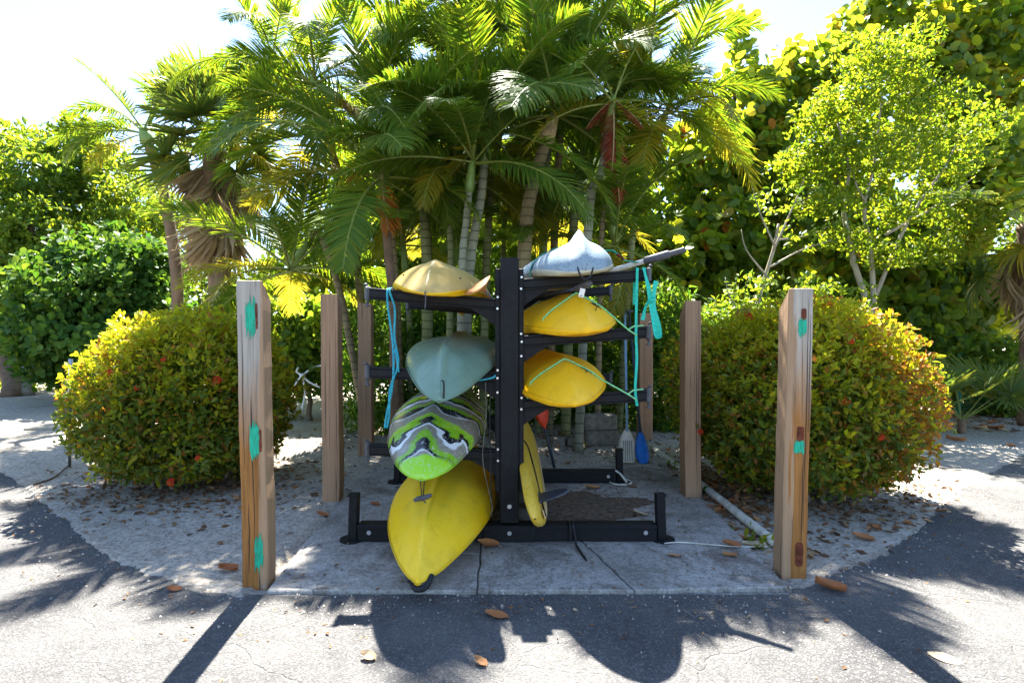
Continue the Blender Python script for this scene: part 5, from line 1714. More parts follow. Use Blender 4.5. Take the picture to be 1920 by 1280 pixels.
def mat_board():
    t = NT('worn_yellow_board')
    v = t.coord()
    n1 = t.noise(t.mapping(v, (10, 1.2, 10)), 1.5, 5, .6)
    c = t.ramp(n1, [(.3, (.60, .36, .02)), (.55, (.68, .45, .04)), (.75, (.62, .42, .10))])
    n2 = t.noise(t.mapping(v, (8, 4, 8)), 7, 5, .7)
    c = t.mix(t.math('MULTIPLY', t.ramp(n2, [(.60, (0, 0, 0)), (.68, (1, 1, 1))]), .5), c, (.68, .60, .42))
    n3 = t.noise(t.mapping(v, (30, 2, 30)), 2, 4, .6)
    c = t.mix(t.math('MULTIPLY', t.ramp(n3, [(.56, (0, 0, 0)), (.66, (1, 1, 1))]), .45), c, (.30, .16, .02))
    return t.done(t.bsdf(c, .5, .4, t.bump(n2, .25, .004)))


mb.build('board', mat_board(), board)
# timber coloured stripe along the lower rail
mb = MB()
pts = []
for i in range(30):
    q = .03 + .94 * i / 29
    hw = BW / 2 * (max(0, 1 - (abs(2 * q - 1.0)) ** 3.2)) ** .62
    pts.append(bx + edge_up * (BW / 2 - hw * .62) + nrm * (BT * .985) + Vector((.035 * q, BY + BL * q, .03 * q)))
mb.ribbon(pts, .05, edge_up, .006)
mb.build('rail_stripe', mat_plain('pale_timber_stripe', (.58, .42, .20), .5, .4, .25, 12), board)
# black cord that runs along the board and over its upper edge
pts = [bx + edge_up * (BW * .36) + nrm * (BT + .006) + Vector((.0, BY + .10, 0)), bx + edge_up * (BW * .46) + nrm * (BT + .006) + Vector((.0, BY + .35, 0)), bx + edge_up * (BW * .66) + nrm * (BT + .006) + Vector((.01, BY + .75, 0)), bx + edge_up * (BW * .90) + nrm * (BT + .004) + Vector((.015, BY + 1.05, 0)),
       bx + edge_up * (BW * 1.0) + nrm * (BT * .5) + Vector((.015, BY + 1.08, .012)), bx + edge_up * (BW * .93) + nrm * (-.01) + Vector((.015, BY + 1.06, 0))]
MB().tube(smooth_path(pts, 26), .006, 6).build('leash_cord', M['cord_black'], board)
# fin
fb = bx + edge_up * (BW * .50) + nrm * BT + Vector((0, BY + .20, 0))
out = [(0, -.02), (.05, -.045), (.11, -.06), (.17, -.055), (.20, -.02), (.19, .02), (.14, .07), (.08, .11), (0, .15)]
fv = [fb + nrm * a + Vector((0, 1, 0)) * b + edge_up * .006 for a, b in out] + [fb + nrm * a + Vector((0, 1, 0)) * b - edge_up * .006 for a, b in out]
n = len(out)
mb = MB(); mb.add(fv, [tuple(range(n)), tuple(range(2 * n - 1, n - 1, -1))] + [(i, (i + 1) % n, n + (i + 1) % n, n + i) for i in range(n)])
fin = mb.build('fin', M['shaft_dark'], board)
MB().box(fb + nrm * .004 + Vector((0, .07, 0)), (.012, .22, .022), Matrix.Rotation(-th, 3, 'Y'), .003).build('fin_box', M['grip'], board)


# ------------------------------------------------------------------ paddles
def blade_geo(mb, c, d, side, L, W, T=.012, square=False, scoop=.02):
    """Paddle blade from the throat c along d."""
    d = Vector(d).normalized(); side = (Vector(side) - d * Vector(side).dot(d)).normalized(); nn = side.cross(d)
    if square:
        pr = [(0, .10), (.08, .2), (.22, .62), (.40, .95), (.6, 1.0), (.98, .84), (1.0, .80)]
    else:
        pr = [(0, .10), (.10, .24), (.25, .55), (.45, .86), (.65, 1.0), (.82, .92), (.94, .62), (1.0, .2)]
    top, bot = [], []
    for a, w in pr:
        b = Vector(c) + d * L * a + nn * scoop * math.sin(PI * a)
        t = T * (1.4 - a)
        row = [b - side * W / 2 * w - nn * .001, b - side * W / 4 * w + nn * t * .5, b + nn * t * .8, b + side * W / 4 * w + nn * t * .5, b + side * W / 2 * w - nn * .001]
        row2 = [b + side * W / 4 * w - nn * t * .5, b - nn * t * .8, b - side * W / 4 * w - nn * t * .5]
        top.append(row + row2)
    vs = [p for r in top for p in r]
    fs = []
    k = 8
    for i in range(len(pr) - 1):
        for j in range(k):
            fs.append((i * k + j, i * k + (j + 1) % k, (i + 1) * k + (j + 1) % k, (i + 1) * k + j))
    fs.append(tuple(range(k - 1, -1, -1))); fs.append(tuple((len(pr) - 1) * k + j for j in range(k)))
    mb.add(vs, fs, True)


def leaning_paddle(label, foot, top, mblade, mshaft, W, L, square, ribs):
    foot = Vector(foot); top = Vector(top)
    d = (foot - top).normalized()
    root = thing('paddle', label, 'paddle', foot, 'paddles leaning together by the hedge')
    throat = foot - d * L
    MB().tube([top, throat + d * .06], [.015, .015], 10).build('shaft', mshaft, root)
    mb = MB(); blade_geo(mb, throat, d, (1, 0, 0), L, W, .014, square)
    bl = mb.build('blade', mblade, root)
    if ribs:
        mb = MB()
        side = Vector((1, 0, 0)); nn = side.cross(d)
        if nn.y > 0: nn = -nn
        for s in (-.6, -.3, 0, .3, .6):
            mb.tube([throat + d * L * .40 + side * W * .38 * s + nn * .012, throat + d * L * .97 + side * W * .45 * s + nn * .006], [.004, .003], 5)
        mb.build('blade_rib', M['brick_grey'], bl)
    mb = MB(); mb.tube([top - d * .01 + Vector((-.05, 0, .0)), top - d * .01 + Vector((.05, 0, 0))], .016, 8)
    mb.build('grip', M['grip'], root)
    return root


leaning_paddle('paddle with a cream square-ended ribbed blade on a pale blue shaft', (1.31, 6.32, .02), (1.42, 7.05, 1.72), M['blade_white'], M['shaft_blue'], .20, .42, True, True)
leaning_paddle('paddle with a blue rounded blade on a dark shaft', (1.475, 6.25, .01), (1.47, 7.05, 1.75), M['blue'], M['shaft_dark'], .165, .43, False, False)

# orange blade lying on the top arm beside the upright
root = thing('paddle', 'orange-pink scooped paddle blade on the top arm beside the upright', 'paddle', at(905, 545, 3.9))
az = arm_top('L', 2, -.17)
mb = MB()
tp = Vector((-.13, 4.30, az + .06))
blade_geo(mb, Vector((-.19, 3.98, az + .045)), (-.05, -.98, -.05), (.62, 0, .42), .40, .21, .014, False, -.055)
mb.build('blade', M['orange_blade'], root)
MB().tube([(-.19, 4.0, az + .045), (-.17, 5.55, az + .05)], .015, 8).build('shaft', M['alu'], root)

# pale paddle with dark sleeve lying across the highest arm
a = Vector((.70, 4.16, arm_top('R', 2, .70) + .020)); b = at(1285, 468, 3.86)
root = thing('paddle', 'pale paddle shaft with a dark grip sleeve jutting past the highest arm', 'paddle', a)
d = b - a
MB().tube([a - d * 1.2 + Vector((0, .1, -.02 * 0)), a + d * .62], [.019, .019], 10).build('shaft', M['alu'], root)
mb = MB(); mb.tube([a + d * .50, a + d * .52, a + d * .80, a + d * .81, a + d * .82, a + d * .99, a + d], [.021, .029, .029, .026, .019, .020, .015], 10)
mb.build('grip', M['grip'], root)
mb = MB(); blade_geo(mb, a - d * 1.15 + Vector((0, .1, 0)), -d, (0, 1, .2), .42, .18, .012); mb.build('blade', M['grip'], root)

# black grip poking out under the highest arm, with a white tag
a = at(1108, 531, 3.66); b = at(1080, 541, 3.78)
root = thing('paddle', 'black paddle grip with a white tag resting on the yellow hull', 'paddle', b)
mb = MB(); mb.tube([a, a.lerp(b, .1), b], [.017, .022, .022], 10); mb.build('grip', M['grip'], root)
MB().tube([b, b + (b - a) * 1.2 + Vector((-.15, .9, .04))], .013, 8).build('shaft', M['shaft_dark'], root)
mb = MB()
ta = at(1093, 541, 3.64); tb = at(1089, 557, 3.64)
mb.ribbon([ta, ta.lerp(tb, .5) + Vector((0, -.004, 0)), tb], .034, (1, 0, .15), .002)
tg = mb.build('tag', M['paper'], root)
mb = MB(); p = ta.lerp(tb, .85); mb.tube([p + Vector((-.006, -.008, 0)), p + Vector((.006, -.008, 0))], .003, 5); mb.build('tag_print', M['cord_black'], tg)

# red paddle blade standing behind the board
foot = Vector((.46, 6.05, PADZ)); topb = Vector((.27, 6.05, .80))
d = (topb - foot).normalized()
root = thing('paddle', 'red paddle blade with a dark shaft standing behind the yellow board', 'paddle', foot)
mb = MB(); blade_geo(mb, foot + d * .42, d, (1, .3, .2), .42, .17, .014, True); mb.build('blade', M['red_blade'], root)
MB().tube([foot, foot + d * .5], .016, 8).build('shaft', M['shaft_dark'], root)

# small black palm shaped decals on the golden hulls, black discs for the dark of holes on the tan one
def decal(H, dy, t, s, parent, flip=1):
    mb = MB()
    strokes = [[(0, 0), (.010, .03), (.006, .06)]] + [[(.006, .06), (.006 + .035 * math.cos(a), .06 + .030 * math.sin(a)), (.006 + .055 * math.cos(a), .06 + .022 * math.sin(a) - .012)] for a in (.2, .9, 1.8, 2.6, 3.3)]
    for st in strokes:
        pts = [H.point(dy + q[1] * s * 1.6, t + flip * q[0] * s * 3.0, .0025) for q in st]
        mb.tube(pts, [.0035 * s, .0028 * s, .001], 5)
    return mb.build('decal', M['cord_black'], parent)


ky = {o['label']: o for o in COL.objects if o.get('category') == 'kayak'}
kk = [v for k, v in ky.items() if k.startswith('golden yellow kayak tied')][0]
decal(H_Y1, .24, .42, 1.0, kk); decal(H_Y1, .42, .62, .8, kk)
kk = [v for k, v in ky.items() if k.startswith('golden yellow kayak with')][0]
decal(H_Y2, .40, .45, .9, kk)
kk = [v for k, v in ky.items() if k.startswith('sun-bleached')][0]
for t in (-.72, .66):
    p = H_TAN.point(.36, t, .001); MB().disc(p, .008, .006, 10, 'Y').build('hole_disc', M['cord_black'], kk)

# ------------------------------------------------------------------ straps and cords
def over_hull(H, Y, t0, t1, off, n=22):
    return [H.point(Y - H.tip[1], t0 + (t1 - t0) * i / n, off) for i in range(n + 1)]


# green cords over the two golden kayaks
for H, lev, lab in ((H_Y1, 1, 'pale green cord tied over the upper golden kayak to the arm'), (H_Y2, 0, 'pale green cord tied over the lower golden kayak to the arm')):
    Y = 3.86
    pts = over_hull(H, Y, -.80, .80, .007)
    p0 = pts[0]; p1 = pts[-1]
    z = arm_top('R', lev, .86)
    start = [Vector((p0.x - .02, Y + .03, arm_top('R', lev, p0.x) + .0)), ]
    end = [Vector((.80, Y - .0, z - .02)), Vector((.86, Y - .005, z - .06))]
    mb = MB(); mb.tube(start + pts + end, .0062, 6)
    mb.tube([Vector((.80, Y, z - .02)), Vector((.845, Y + .03, z + .004)), Vector((.92, Y + .06, z + .008))], .006, 6)
    mb.build_top('cord', M['green_cord'], tuple(end[0]))
    tag(bpy.context.scene.collection.objects[-1] if False else [o for o in COL.objects if o.name.startswith('cord')][-1], lab, 'cord')
# teal webbing over the blue-grey kayak
Y = 4.02
pts = over_hull(H_BLU, Y, -.98, .55, .006)
e = [at(1150, 470, Y), at(1172, 489, Y), at(1197, 492, Y)]
mb = MB(); mb.ribbon([Vector((pts[0].x, Y, arm_top('R', 2, pts[0].x) - .005))] + pts + e, .042, (0, 1, 0), .003)
o = mb.build_top('webbing_strap', M['teal'], tuple(e[-1]))
tag(o, 'teal webbing strap over the blue-grey kayak to the arm', 'strap')
bk = MB(); q = at(1163, 481, Y - .004)
bk.box(q, (.065, .034, .016), Matrix.Rotation(R(34), 3, 'Y'), .003)
bo = bk.build('buckle', M['mark_rust'], o)
# long vertical teal strap from the highest arm to the lowest
pts = smooth_path([Vector((.872, 3.90, arm_top('R', 2, .87) + .006)), Vector((.868, 3.895, 1.86)), Vector((.862, 3.893, 1.5)), Vector((.868, 3.893, 1.30)), Vector((.858, 3.893, 1.10)), Vector((.872, 3.893, .985))], 26)
mb = MB(); mb.ribbon(pts, .018, (1, 0, .0), .003)
mb.ribbon([pts[0] + Vector((0, .0, 0)), pts[0] + Vector((0, .045, .004)), pts[0] + Vector((0, .10, -.01)), pts[0] + Vector((0, .105, -.25))], .018, (1, 0, 0), .003)
tag(mb.build_top('hanging_strap', M['teal'], tuple(pts[0])), 'long thin teal strap hanging from the highest arm to the lowest', 'strap')
# bunched loops of teal webbing at the arm end
zt = arm_top('R', 2, .93)
pts = smooth_path([Vector((.915, 3.90, zt + .004)), Vector((.925, 3.89, zt - .05)), Vector((.95, 3.885, zt - .16)), Vector((.955, 3.885, zt - .22)), Vector((.925, 3.88, zt - .27)), Vector((.905, 3.88, zt - .36))], 22)
mb = MB(); mb.ribbon(pts, .030, [Vector((.8, .3 + .5 * math.sin(i * .5), 0)) for i in range(len(pts))], .003)
pts = smooth_path([Vector((.955, 3.88, zt - .21)), Vector((.975, 3.875, zt - .35)), Vector((.995, 3.87, zt - .46)), Vector((1.02, 3.872, zt - .475)), Vector((1.015, 3.88, zt - .40)), Vector((.985, 3.885, zt - .28)), Vector((.985, 3.885, zt - .16)), Vector((1.0, 3.89, zt - .09))], 30)
mb.ribbon(pts, .032, [Vector((.75, .4 * math.sin(i * .35), 0.1)) for i in range(len(pts))], .003)
mb.tube([Vector((.95, 3.88, zt - .235)), Vector((.985, 3.878, zt - .215))], .014, 7)
tag(mb.build_top('webbing_loop', M['teal'], (.95, 3.88, zt)), 'bunched loops of bright teal webbing hanging at the arm end', 'strap')
# blue-green rope hanging in loops from the other top arm
zl = arm_top('L', 2, -.86)
mb = MB()
for dx, w in ((0, 0), (.016, .03)):
    pts = smooth_path([Vector((-.865 + dx, 3.955, zl + .008)), Vector((-.868 + dx, 3.905, zl - .02)), Vector((-.862 + dx + w, 3.90, zl - .14)), Vector((-.835 + dx, 3.905, zl - .34)), Vector((-.825 + dx * 2, 3.90, zl - .52)), Vector((-.838 + dx - w, 3.905, zl - .70)), Vector((-.872 + dx, 3.90, zl - .86)), Vector((-.888 + dx, 3.90, zl - .97))], 34)
    pts = smooth_path(pts, 130)
    for ph in (0, 2.09, 4.19):
        mb.tube([p + Vector((math.cos(i * .8 + ph), math.sin(i * .8 + ph), 0)) * .0042 for i, p in enumerate(pts)], .0042, 5)
pts = smooth_path([Vector((-.815, 3.90, zl - .42)), Vector((-.80, 3.90, zl - .50)), Vector((-.79, 3.90, zl - .58))], 8)
mb.tube(pts, .008, 6)
tag(mb.build_top('rope', M['aqua_rope'], (-.86, 3.9, zl)), 'blue-green rope hanging in a long loop from the outer arm', 'rope')
# thin cords beside the upright
mb = MB()
mb.tube(smooth_path([Vector((-.33, 3.9, 1.19)), Vector((-.25, 3.86, 1.165)), Vector((-.13, 3.86, 1.185)), Vector((-.12, 3.88, 1.2))], 12), .006, 6)
tag(mb.build_top('short_rope', M['aqua_rope'], (-.2, 3.9, 1.19)), 'short blue-green rope tied under the middle arm by the upright', 'rope')
mb = MB()
mb.tube(smooth_path([Vector((-.185, 3.90, 1.15)), Vector((-.18, 3.89, .90)), Vector((-.205, 3.88, .63)), Vector((-.165, 3.86, .42)), Vector((-.135, 3.84, .30)), Vector((-.15, 3.82, .24))], 24), .0028, 5)
tag(mb.build_top('thin_cord', M['brick_grey'], (-.18, 3.9, 1.15)), 'thin pale cord dangling beside the upright over the lemon kayak', 'cord')
mb = MB()
mb.tube(smooth_path([Vector((-.15, 3.89, 1.15)), Vector((-.155, 3.88, .8)), Vector((-.15, 3.88, .62)), Vector((-.145, 3.86, .4)), Vector((-.135, 3.86, .22))], 20), .004, 5)
tag(mb.build_top('thin_cord', M['cord_black'], (-.15, 3.9, 1.15)), 'thin black cord dangling beside the upright', 'cord')
# string under the tan kayak
mb = MB()
mb.tube(smooth_path([at(797, 545, 3.48), at(798, 560, 3.47), at(797, 579, 3.47)], 8), .004, 5)
tag(mb.build_top('thin_cord', M['grip'], tuple(at(797, 545, 3.48))), 'short brown string hanging from the tan kayak bow', 'cord')
# bungee round the base beam
mb = MB()
for k in (0, 1):
    x = .405 + k * .022
    mb.tube(smooth_path([(x, 3.96, .152), (x, 3.875, .155), (x + .004, 3.872, .09), (x + .02 * k, 3.868, .05)], 10), .009, 6)
mb.tube(smooth_path([(.42, 3.87, .155), (.435, 3.86, .10), (.44, 3.82, .045), (.455, 3.70, .040), (.47, 3.62, .036)], 16), .0075, 6)
mb.tube([(.47, 3.62, .036), (.478, 3.57, .034)], [.010, .006], 6)
tag(mb.build_top('bungee_cord', M['cord_black'], (.42, 3.87, .15)), 'black bungee strap wrapped round the base beam with a trailing end', 'cord')
# cable looped round the rear foot, cable across the slab
mb = MB()
c = [(1.0, 5.40, .16), (1.045, 5.38, .13), (1.10, 5.36, .06)]
for i in range(14):
    a = 1.2 - 2 * PI * i / 14
    c.append((1.055 + .105 * math.cos(a), 5.43 + .10 * math.sin(a), PADZ + .012))
mb.tube(smooth_path(c, 60), .010, 6)
tag(mb.build_top('cable', M['pvc'], (1.05, 5.43, PADZ)), 'pale cable looped round the foot of the rear end post', 'cable')
mb = MB()
mb.tube(smooth_path([gnd(1246, 1018, .05), gnd(1275, 1016, PADZ + .012), gnd(1330, 1020, PADZ + .01), gnd(1380, 1024, PADZ + .008), gnd(1440, 1024, .02)], 30), .004, 6)
tag(mb.build_top('cable', M['pvc'], tuple(gnd(1340, 1020, PADZ))), 'thin white cable across the slab from the front end post', 'cable')

# ------------------------------------------------------------------ small things on the ground
# white pipe
pa = gnd(1222, 838, .04); pb = gnd(1452, 1016, .04)
mb = MB(); pp = smooth_path([pa, pa.lerp(pb, .5) + Vector((.01, 0, 0)), pb], 12)
mb.tube(pp, .034, 12)
o = mb.build_top('pipe', M['pvc'], tuple(pa)); tag(o, 'long dirty white pipe lying on the litter behind the split post', 'pipe')
mb = MB(); p = pa.lerp(pb, .60); d = (pb - pa).normalized()
mb.tube([p - d * .012, p + d * .012], .037, 12); mb.build('band', M['hedge'], o)
# concrete blocks: two stacked, two small on the sand
GB = 'concrete blocks behind the rack'


def block(label, c, size, yaw):
    mb = MB()
    rot = Matrix.Rotation(yaw, 3, 'Z')
    mb.box(c, size, rot, .012)
    o = mb.build_top('concrete_block', M['brick_grey'], (c[0], c[1], c[2] - size[2] / 2))
    return tag(o, label, 'concrete block', GB)


bc = gnd(1128, 836)
block('grey concrete block at the bottom of the pile behind the rack', (bc.x, bc.y + .1, .10), (.44, .22, .20), R(4))
block('grey concrete block at the top of the pile behind the rack', (bc.x - .02, bc.y + .11, .305), (.44, .22, .20), R(7))
block('small block end lying alone in the sand nearest the board', tuple(gnd(1050, 838) + Vector((0, .05, .05))), (.14, .16, .14), R(-24))
block('flat block lying beside the block pile on the sand', tuple(gnd(1077, 836) + Vector((0, .05, .045))), (.22, .18, .12), R(8))
mb = MB(); mb.box(gnd(94, 804) + Vector((0, 0, .03)), (.50, .42, .06), Matrix.Rotation(R(12), 3, 'Z'), .012)
o = mb.build_top('utility_cover', M['stone'], tuple(gnd(94, 804))); tag(o, 'pale square utility cover set in the sand by the thin stake', 'cover')
MB().box(gnd(86, 798) + Vector((0, 0, .063)), (.05, .014, .006)).build('slot', M['soil'], o)
# pad stone at the paddles
mb = MB(); mb.box(gnd(1237, 870) + Vector((0, 0, .025)), (.22, .18, .06), Matrix.Rotation(R(20), 3, 'Z'), .02)
tag(mb.build_top('flat_stone', M['stone'], tuple(gnd(1237, 870))), 'flat pale stone lying by the blue paddle blade', 'stone')
mb = MB(); mb.box(gnd(708, 792) + Vector((0, 0, .12)), (.30, .24, .26), Matrix.Rotation(R(14), 3, 'Z'), .05)
tag(mb.build_top('flat_stone', M['stone'], tuple(gnd(708, 792))), 'rough pale stone behind the outer end of the lowest arm', 'stone')
# thin stake with a pale sleeve
sb = gnd(130, 876)
st = thing('stake', 'thin dark metal stake with a pale sleeve on top beside the round bush', 'stake', sb)
MB().tube([sb + Vector((0, 0, -.1)), sb + Vector((.02, 0, .80))], .015, 8).build('rod', M['rust_rod'], st)
MB().tube([sb + Vector((.02, 0, .80)), sb + Vector((.032, 0, 1.20))], .021, 8).build('sleeve', M['steel'], st)
mb = MB(); mb.tube(smooth_path([sb + Vector((0, 0, .03)), gnd(100, 895, .025), gnd(62, 908, .02)], 10), .008, 6)
tag(mb.build_top('fallen_stick', M['bark_brown'], tuple(gnd(95, 895))), 'thin dark stick lying on the sand at the stake foot', 'stick')
# white bent tube frame
c0 = at(567, 704, 9.0)
wt = thing('bent_tube_frame', 'white bent tube frame on the sand behind the tan post', 'tube frame', (c0.x, c0.y, 0))
for pts in ([(567, 704), (585, 690), (605, 684)], [(567, 704), (556, 716), (553, 728)], [(567, 704), (580, 716), (600, 726)], [(567, 704), (556, 696), (560, 688)], [(567, 706), (572, 735), (566, 770)]):
    MB().tube(smooth_path([at(px, py, 9.0) for px, py in pts], 8), .016, 7).build('tube', M['white_paint'], wt)
MB().tube([at(563, 704, 8.97), at(571, 704, 8.97)], .04, 8).build('hub', M['white_paint'], wt)

# chain link fence
fz = thing('chain_link_fence', 'green chain link fence section overgrown by sea grape leaves', 'fence', gnd(1797, 782))
f0 = gnd(1797, 782)
MB().tube([f0 + Vector((0, 0, -.1)), f0 + Vector((.01, 0, 1.22))], .035, 10).build('post', M['green_steel'], fz)
p2 = f0 + Vector((2.6, .3, 0))
MB().tube([p2 + Vector((0, 0, -.1)), p2 + Vector((0, 0, 1.22))], .035, 10).build('post', M['green_steel'], fz)
mb = MB()
wx, wz = 2.6, 1.12
stp = .075
k = -wz
while k < wx:
    for s in (1, -1):
        a0, b0 = k, k + wz
        z0, z1 = (0, wz) if s > 0 else (wz, 0)
        ta = max(0, -a0 / wz); tb_ = min(1, (wx - a0) / wz)
        if tb_ > ta:
            pa_ = (a0 + wz * ta, z0 + (z1 - z0) * ta); pb_ = (a0 + wz * tb_, z0 + (z1 - z0) * tb_)
            mb.tube([f0 + Vector((pa_[0], .12 * pa_[0] + .004 * s, .06 + pa_[1])), f0 + Vector((pb_[0], .12 * pb_[0] + .004 * s, .06 + pb_[1]))], .0032, 3, False)
    k += stp
o = mb.build('wire_mesh', M['green_steel'], fz)
tag(o, kind='stuff')

# ------------------------------------------------------------------ dead leaves
def dead_leaf_mesh(rnd, curl):
    vs, fs = [], []
    nx, ny = 4, 6
    for j in range(ny + 1):
        v = j / ny
        w = .5 * (math.sin(PI * min(1, .05 + v * .93)) ** .75) * .80 * (1 - .25 * v) * rnd.uniform(.88, 1.08)
        for i in range(nx + 1):
            u = 2 * i / nx - 1
            z = curl * (abs(u) ** 1.5) * .24 + .10 * curl * (v - .5) ** 2 * 4 * rnd.uniform(.5, 1.3) + rnd.uniform(-.012, .012) - (.02 if i == nx // 2 else 0)
            vs.append((u * w, v - .5, z + .02))
    for j in range(ny):
        for i in range(nx):
            a = j * (nx + 1) + i
            fs.append((a, a + 1, a + nx + 2, a + nx + 1))
    tv, tf = tube_geo([Vector((0, -.5, .02)), Vector((0, -.58, .03)), Vector((.01, -.66, .02))], [.014, .010, .008], 4)
    o = len(vs)
    return vs + tv, fs + [tuple(q + o for q in f) for f in tf]


rl = random.Random(77)
DL = {}
for nm, mt in (('brown', 'dead_leaf'), ('pale', 'pale_leaf')):
    DL[nm] = []
    for c in (.12, .4, -.25, .8):
        v, f = dead_leaf_mesh(rl, c)
        DL[nm].append(mesh_py('dry_leaf', v, f, M[mt], True))


def surface_z(x, y):
    inside = (-1.45 < x < 1.62 and PAD_Y0 < y < 6.1)
    if inside: return PADZ + .003
    if y < edge_y(x) - .05: return .008
    return max(ground_z(x, y), .004) + .002


GL = 'dry leaves fallen on the ground'


def dry(px, py, size, kind, label, var=0, rot=None):
    p = gnd(px, py)
    z = surface_z(p.x, p.y)
    o = link('dry_leaf', DL[kind][var])
    o.location = (p.x, p.y, z + size * .06)
    o.rotation_euler = (rl.uniform(.05, .38), rl.uniform(-.2, .2), rl.uniform(0, 6.28) if rot is None else rot + rl.uniform(-.3, .3))
    o.scale = (size, size, size)
    return tag(o, label, 'leaf', GL)


dry(930, 1157, .125, 'brown', 'big flat orange-brown leaf alone on the shaded asphalt', 0, 1.3)
dry(900, 1247, .07, 'brown', 'small curled brown leaf at the shadow edge on the asphalt', 3, 1.0)
dry(690, 1237, .075, 'pale', 'small pale leaf on the asphalt before the lemon kayak', 3, 1.6)
dry(1078, 1146, .035, 'pale', 'tiny pale leaf at a crack in the shaded asphalt', 0)
dry(1772, 1236, .13, 'pale', 'large bleached leaf on the sunlit asphalt by the long post shadow', 2, 1.0)
dry(1556, 1108, .16, 'brown', 'long folded brown leaf at the foot of the rust-notched post', 3, .95)
dry(427, 1076, .12, 'brown', 'curled brown leaf on the sand beside the teal-marked post', 3, 1.9)
dry(326, 1108, .085, 'brown', 'small brown leaf at the edge of the sand and asphalt', 1, 1.5)
dry(604, 969, .11, 'brown', 'dull brown leaf on the sand at the slab corner by the tan post', 1, 1.6)
dry(915, 1031, .15, 'brown', 'big brown leaf under the base beam beside the lemon kayak', 1, 1.4)
dry(1264, 1051, .085, 'brown', 'single brown leaf on the pale slab in front of the end post', 0, 1.5)
dry(703, 952, .09, 'brown', 'orange leaf on the slab between end post and lemon kayak', 0, 1.5)
dry(1226, 1021, .06, 'brown', 'small leaf tucked under the front end post', 1)
dry(1372, 1032, .14, 'brown', 'curled orange leaf on the slab by the white cable', 1, 1.5)
dry(1415, 1028, .17, 'pale', 'large pale tan leaf at the slab corner by the white cable', 1, 1.6)
dry(1368, 1052, .09, 'brown', 'dark brown leaf just below the curled orange one', 3, 1.7)
dry(1398, 1012, .11, 'brown', 'brown leaf between the white pipe and the slab', 0, 1.4)
dry(1375, 918, .13, 'brown', 'upturned brown leaf beside the middle of the white pipe', 1, 1.9)
dry(1345, 958, .09, 'brown', 'brown leaf close under the white pipe', 0)
dry(1618, 1012, .14, 'brown', 'brown leaf on the sand before the orange-tinged bush', 1, 1.0)
dry(1668, 1000, .11, 'pale', 'pale leaf on the sand before the orange-tinged bush', 0, 2.2)
dry(1110, 922, .15, 'brown', 'big curled brown leaf on the soil behind the fin', 1, 1.5)
dry(1185, 918, .11, 'brown', 'brown leaf by the looped cable at the rear foot', 0, 1.3)
dry(1200, 972, .12, 'pale', 'tan leaf on the soil near the front end post', 1, 1.5)
dry(1045, 898, .12, 'brown', 'brown leaf under the rear base beam', 3)
dry(1792, 828, .22, 'brown', 'long curved dead leaf on the shaded sand past the bush', 3, 1.1)
dry(1895, 838, .16, 'brown', 'brown leaf on the shaded sand nearest the drooping fan palm', 1)
dry(1753, 845, .13, 'brown', 'reddish leaf on the sand close behind the bush', 0)
# smaller look-alikes in the litter
lab = 'small dried brown leaf lying in the litter along the white pipe'
for i in range(46):
    q = rl.random()
    px = 1235 + 215 * q + rl.uniform(-8, 50); py = 850 + 165 * q + rl.uniform(-32, 14)
    if py < 985 - (1470 - px) * .0 and abs(px - 1490) > 45:
        dry(px, py, rl.uniform(.06, .12), 'brown', lab, rl.randrange(4))
lab = 'small dried leaf lying in the shade under the sea grapes'
for i in range(34):
    dry(rl.uniform(1700, 1915), rl.uniform(770, 812), rl.uniform(.10, .2), rl.choice(['brown', 'brown', 'pale']), lab, rl.randrange(4))
lab = 'small dried leaf lying under the round bushes'
for i in range(40):
    a = rl.uniform(3.3, 6.1)
    c = rl.choice([(-3.10, 5.55, .95, .9), (2.80, 5.10, .98, .92)])
    x = c[0] + c[2] * math.cos(a) * rl.uniform(.8, 1.15); y = c[1] + c[3] * math.sin(a) * rl.uniform(.8, 1.12)
    o = link('dry_leaf', DL['brown'][rl.randrange(4)]); s = rl.uniform(.04, .075)
    o.location = (x, y, surface_z(x, y)); o.rotation_euler = (rl.uniform(-.3, .3), rl.uniform(-.3, .3), rl.uniform(0, 6.28)); o.scale = (s, s, s)
    tag(o, lab, 'leaf', GL)

# ------------------------------------------------------------------ litter, grains, seedlings
rng = np.random.default_rng(61)
n = 7000
P = np.zeros((n, 3))
zones = [(-3.10, 5.5, 1.2, 1.05, 1500), (2.80, 5.1, 1.2, 1.1, 1600), (8.0, 9.6, 2.6, 1.0, 1400), (0.0, 7.6, 2.6, 1.2, 1500), (1.9, 5.0, .35, 1.3, 700), (-6.5, 12.6, 3.0, 1.2, 300)]
i0 = 0
for zx, zy, ra, rb_, m in zones:
    q = rng.normal(size=(m, 2)) * .55
    P[i0:i0 + m, 0] = zx + q[:, 0] * ra; P[i0:i0 + m, 1] = zy + q[:, 1] * rb_
    i0 += m
P = P[:i0]
ok = np.array([(y > edge_y(x) + .02) and not (-1.40 < x < 1.58 and PAD_Y0 < y < 6.1) for x, y, _ in P])
P = P[ok]
P[:, 2] = [ground_z(x, y) + .006 for x, y, _ in P]
q = np.concatenate([np.stack([rng.uniform(-1.45, 1.65, 420), 3.18 + rng.random(420) * 2.9, np.zeros(420)], axis=1), np.stack([.62 + rng.normal(size=900) * .36, 4.75 + rng.normal(size=900) * .26, np.zeros(900)], axis=1)])
q2 = np.stack([rng.uniform(-4.5, 4.5, 260), np.zeros(260), np.zeros(260)], axis=1)
q2[:, 1] = [edge_y(x) - abs(rng.normal()) * .35 for x in q2[:, 0]]
for k_ in (q, q2):
    k_[:, 2] = [surface_z(x, y) + .003 for x, y, _ in k_]
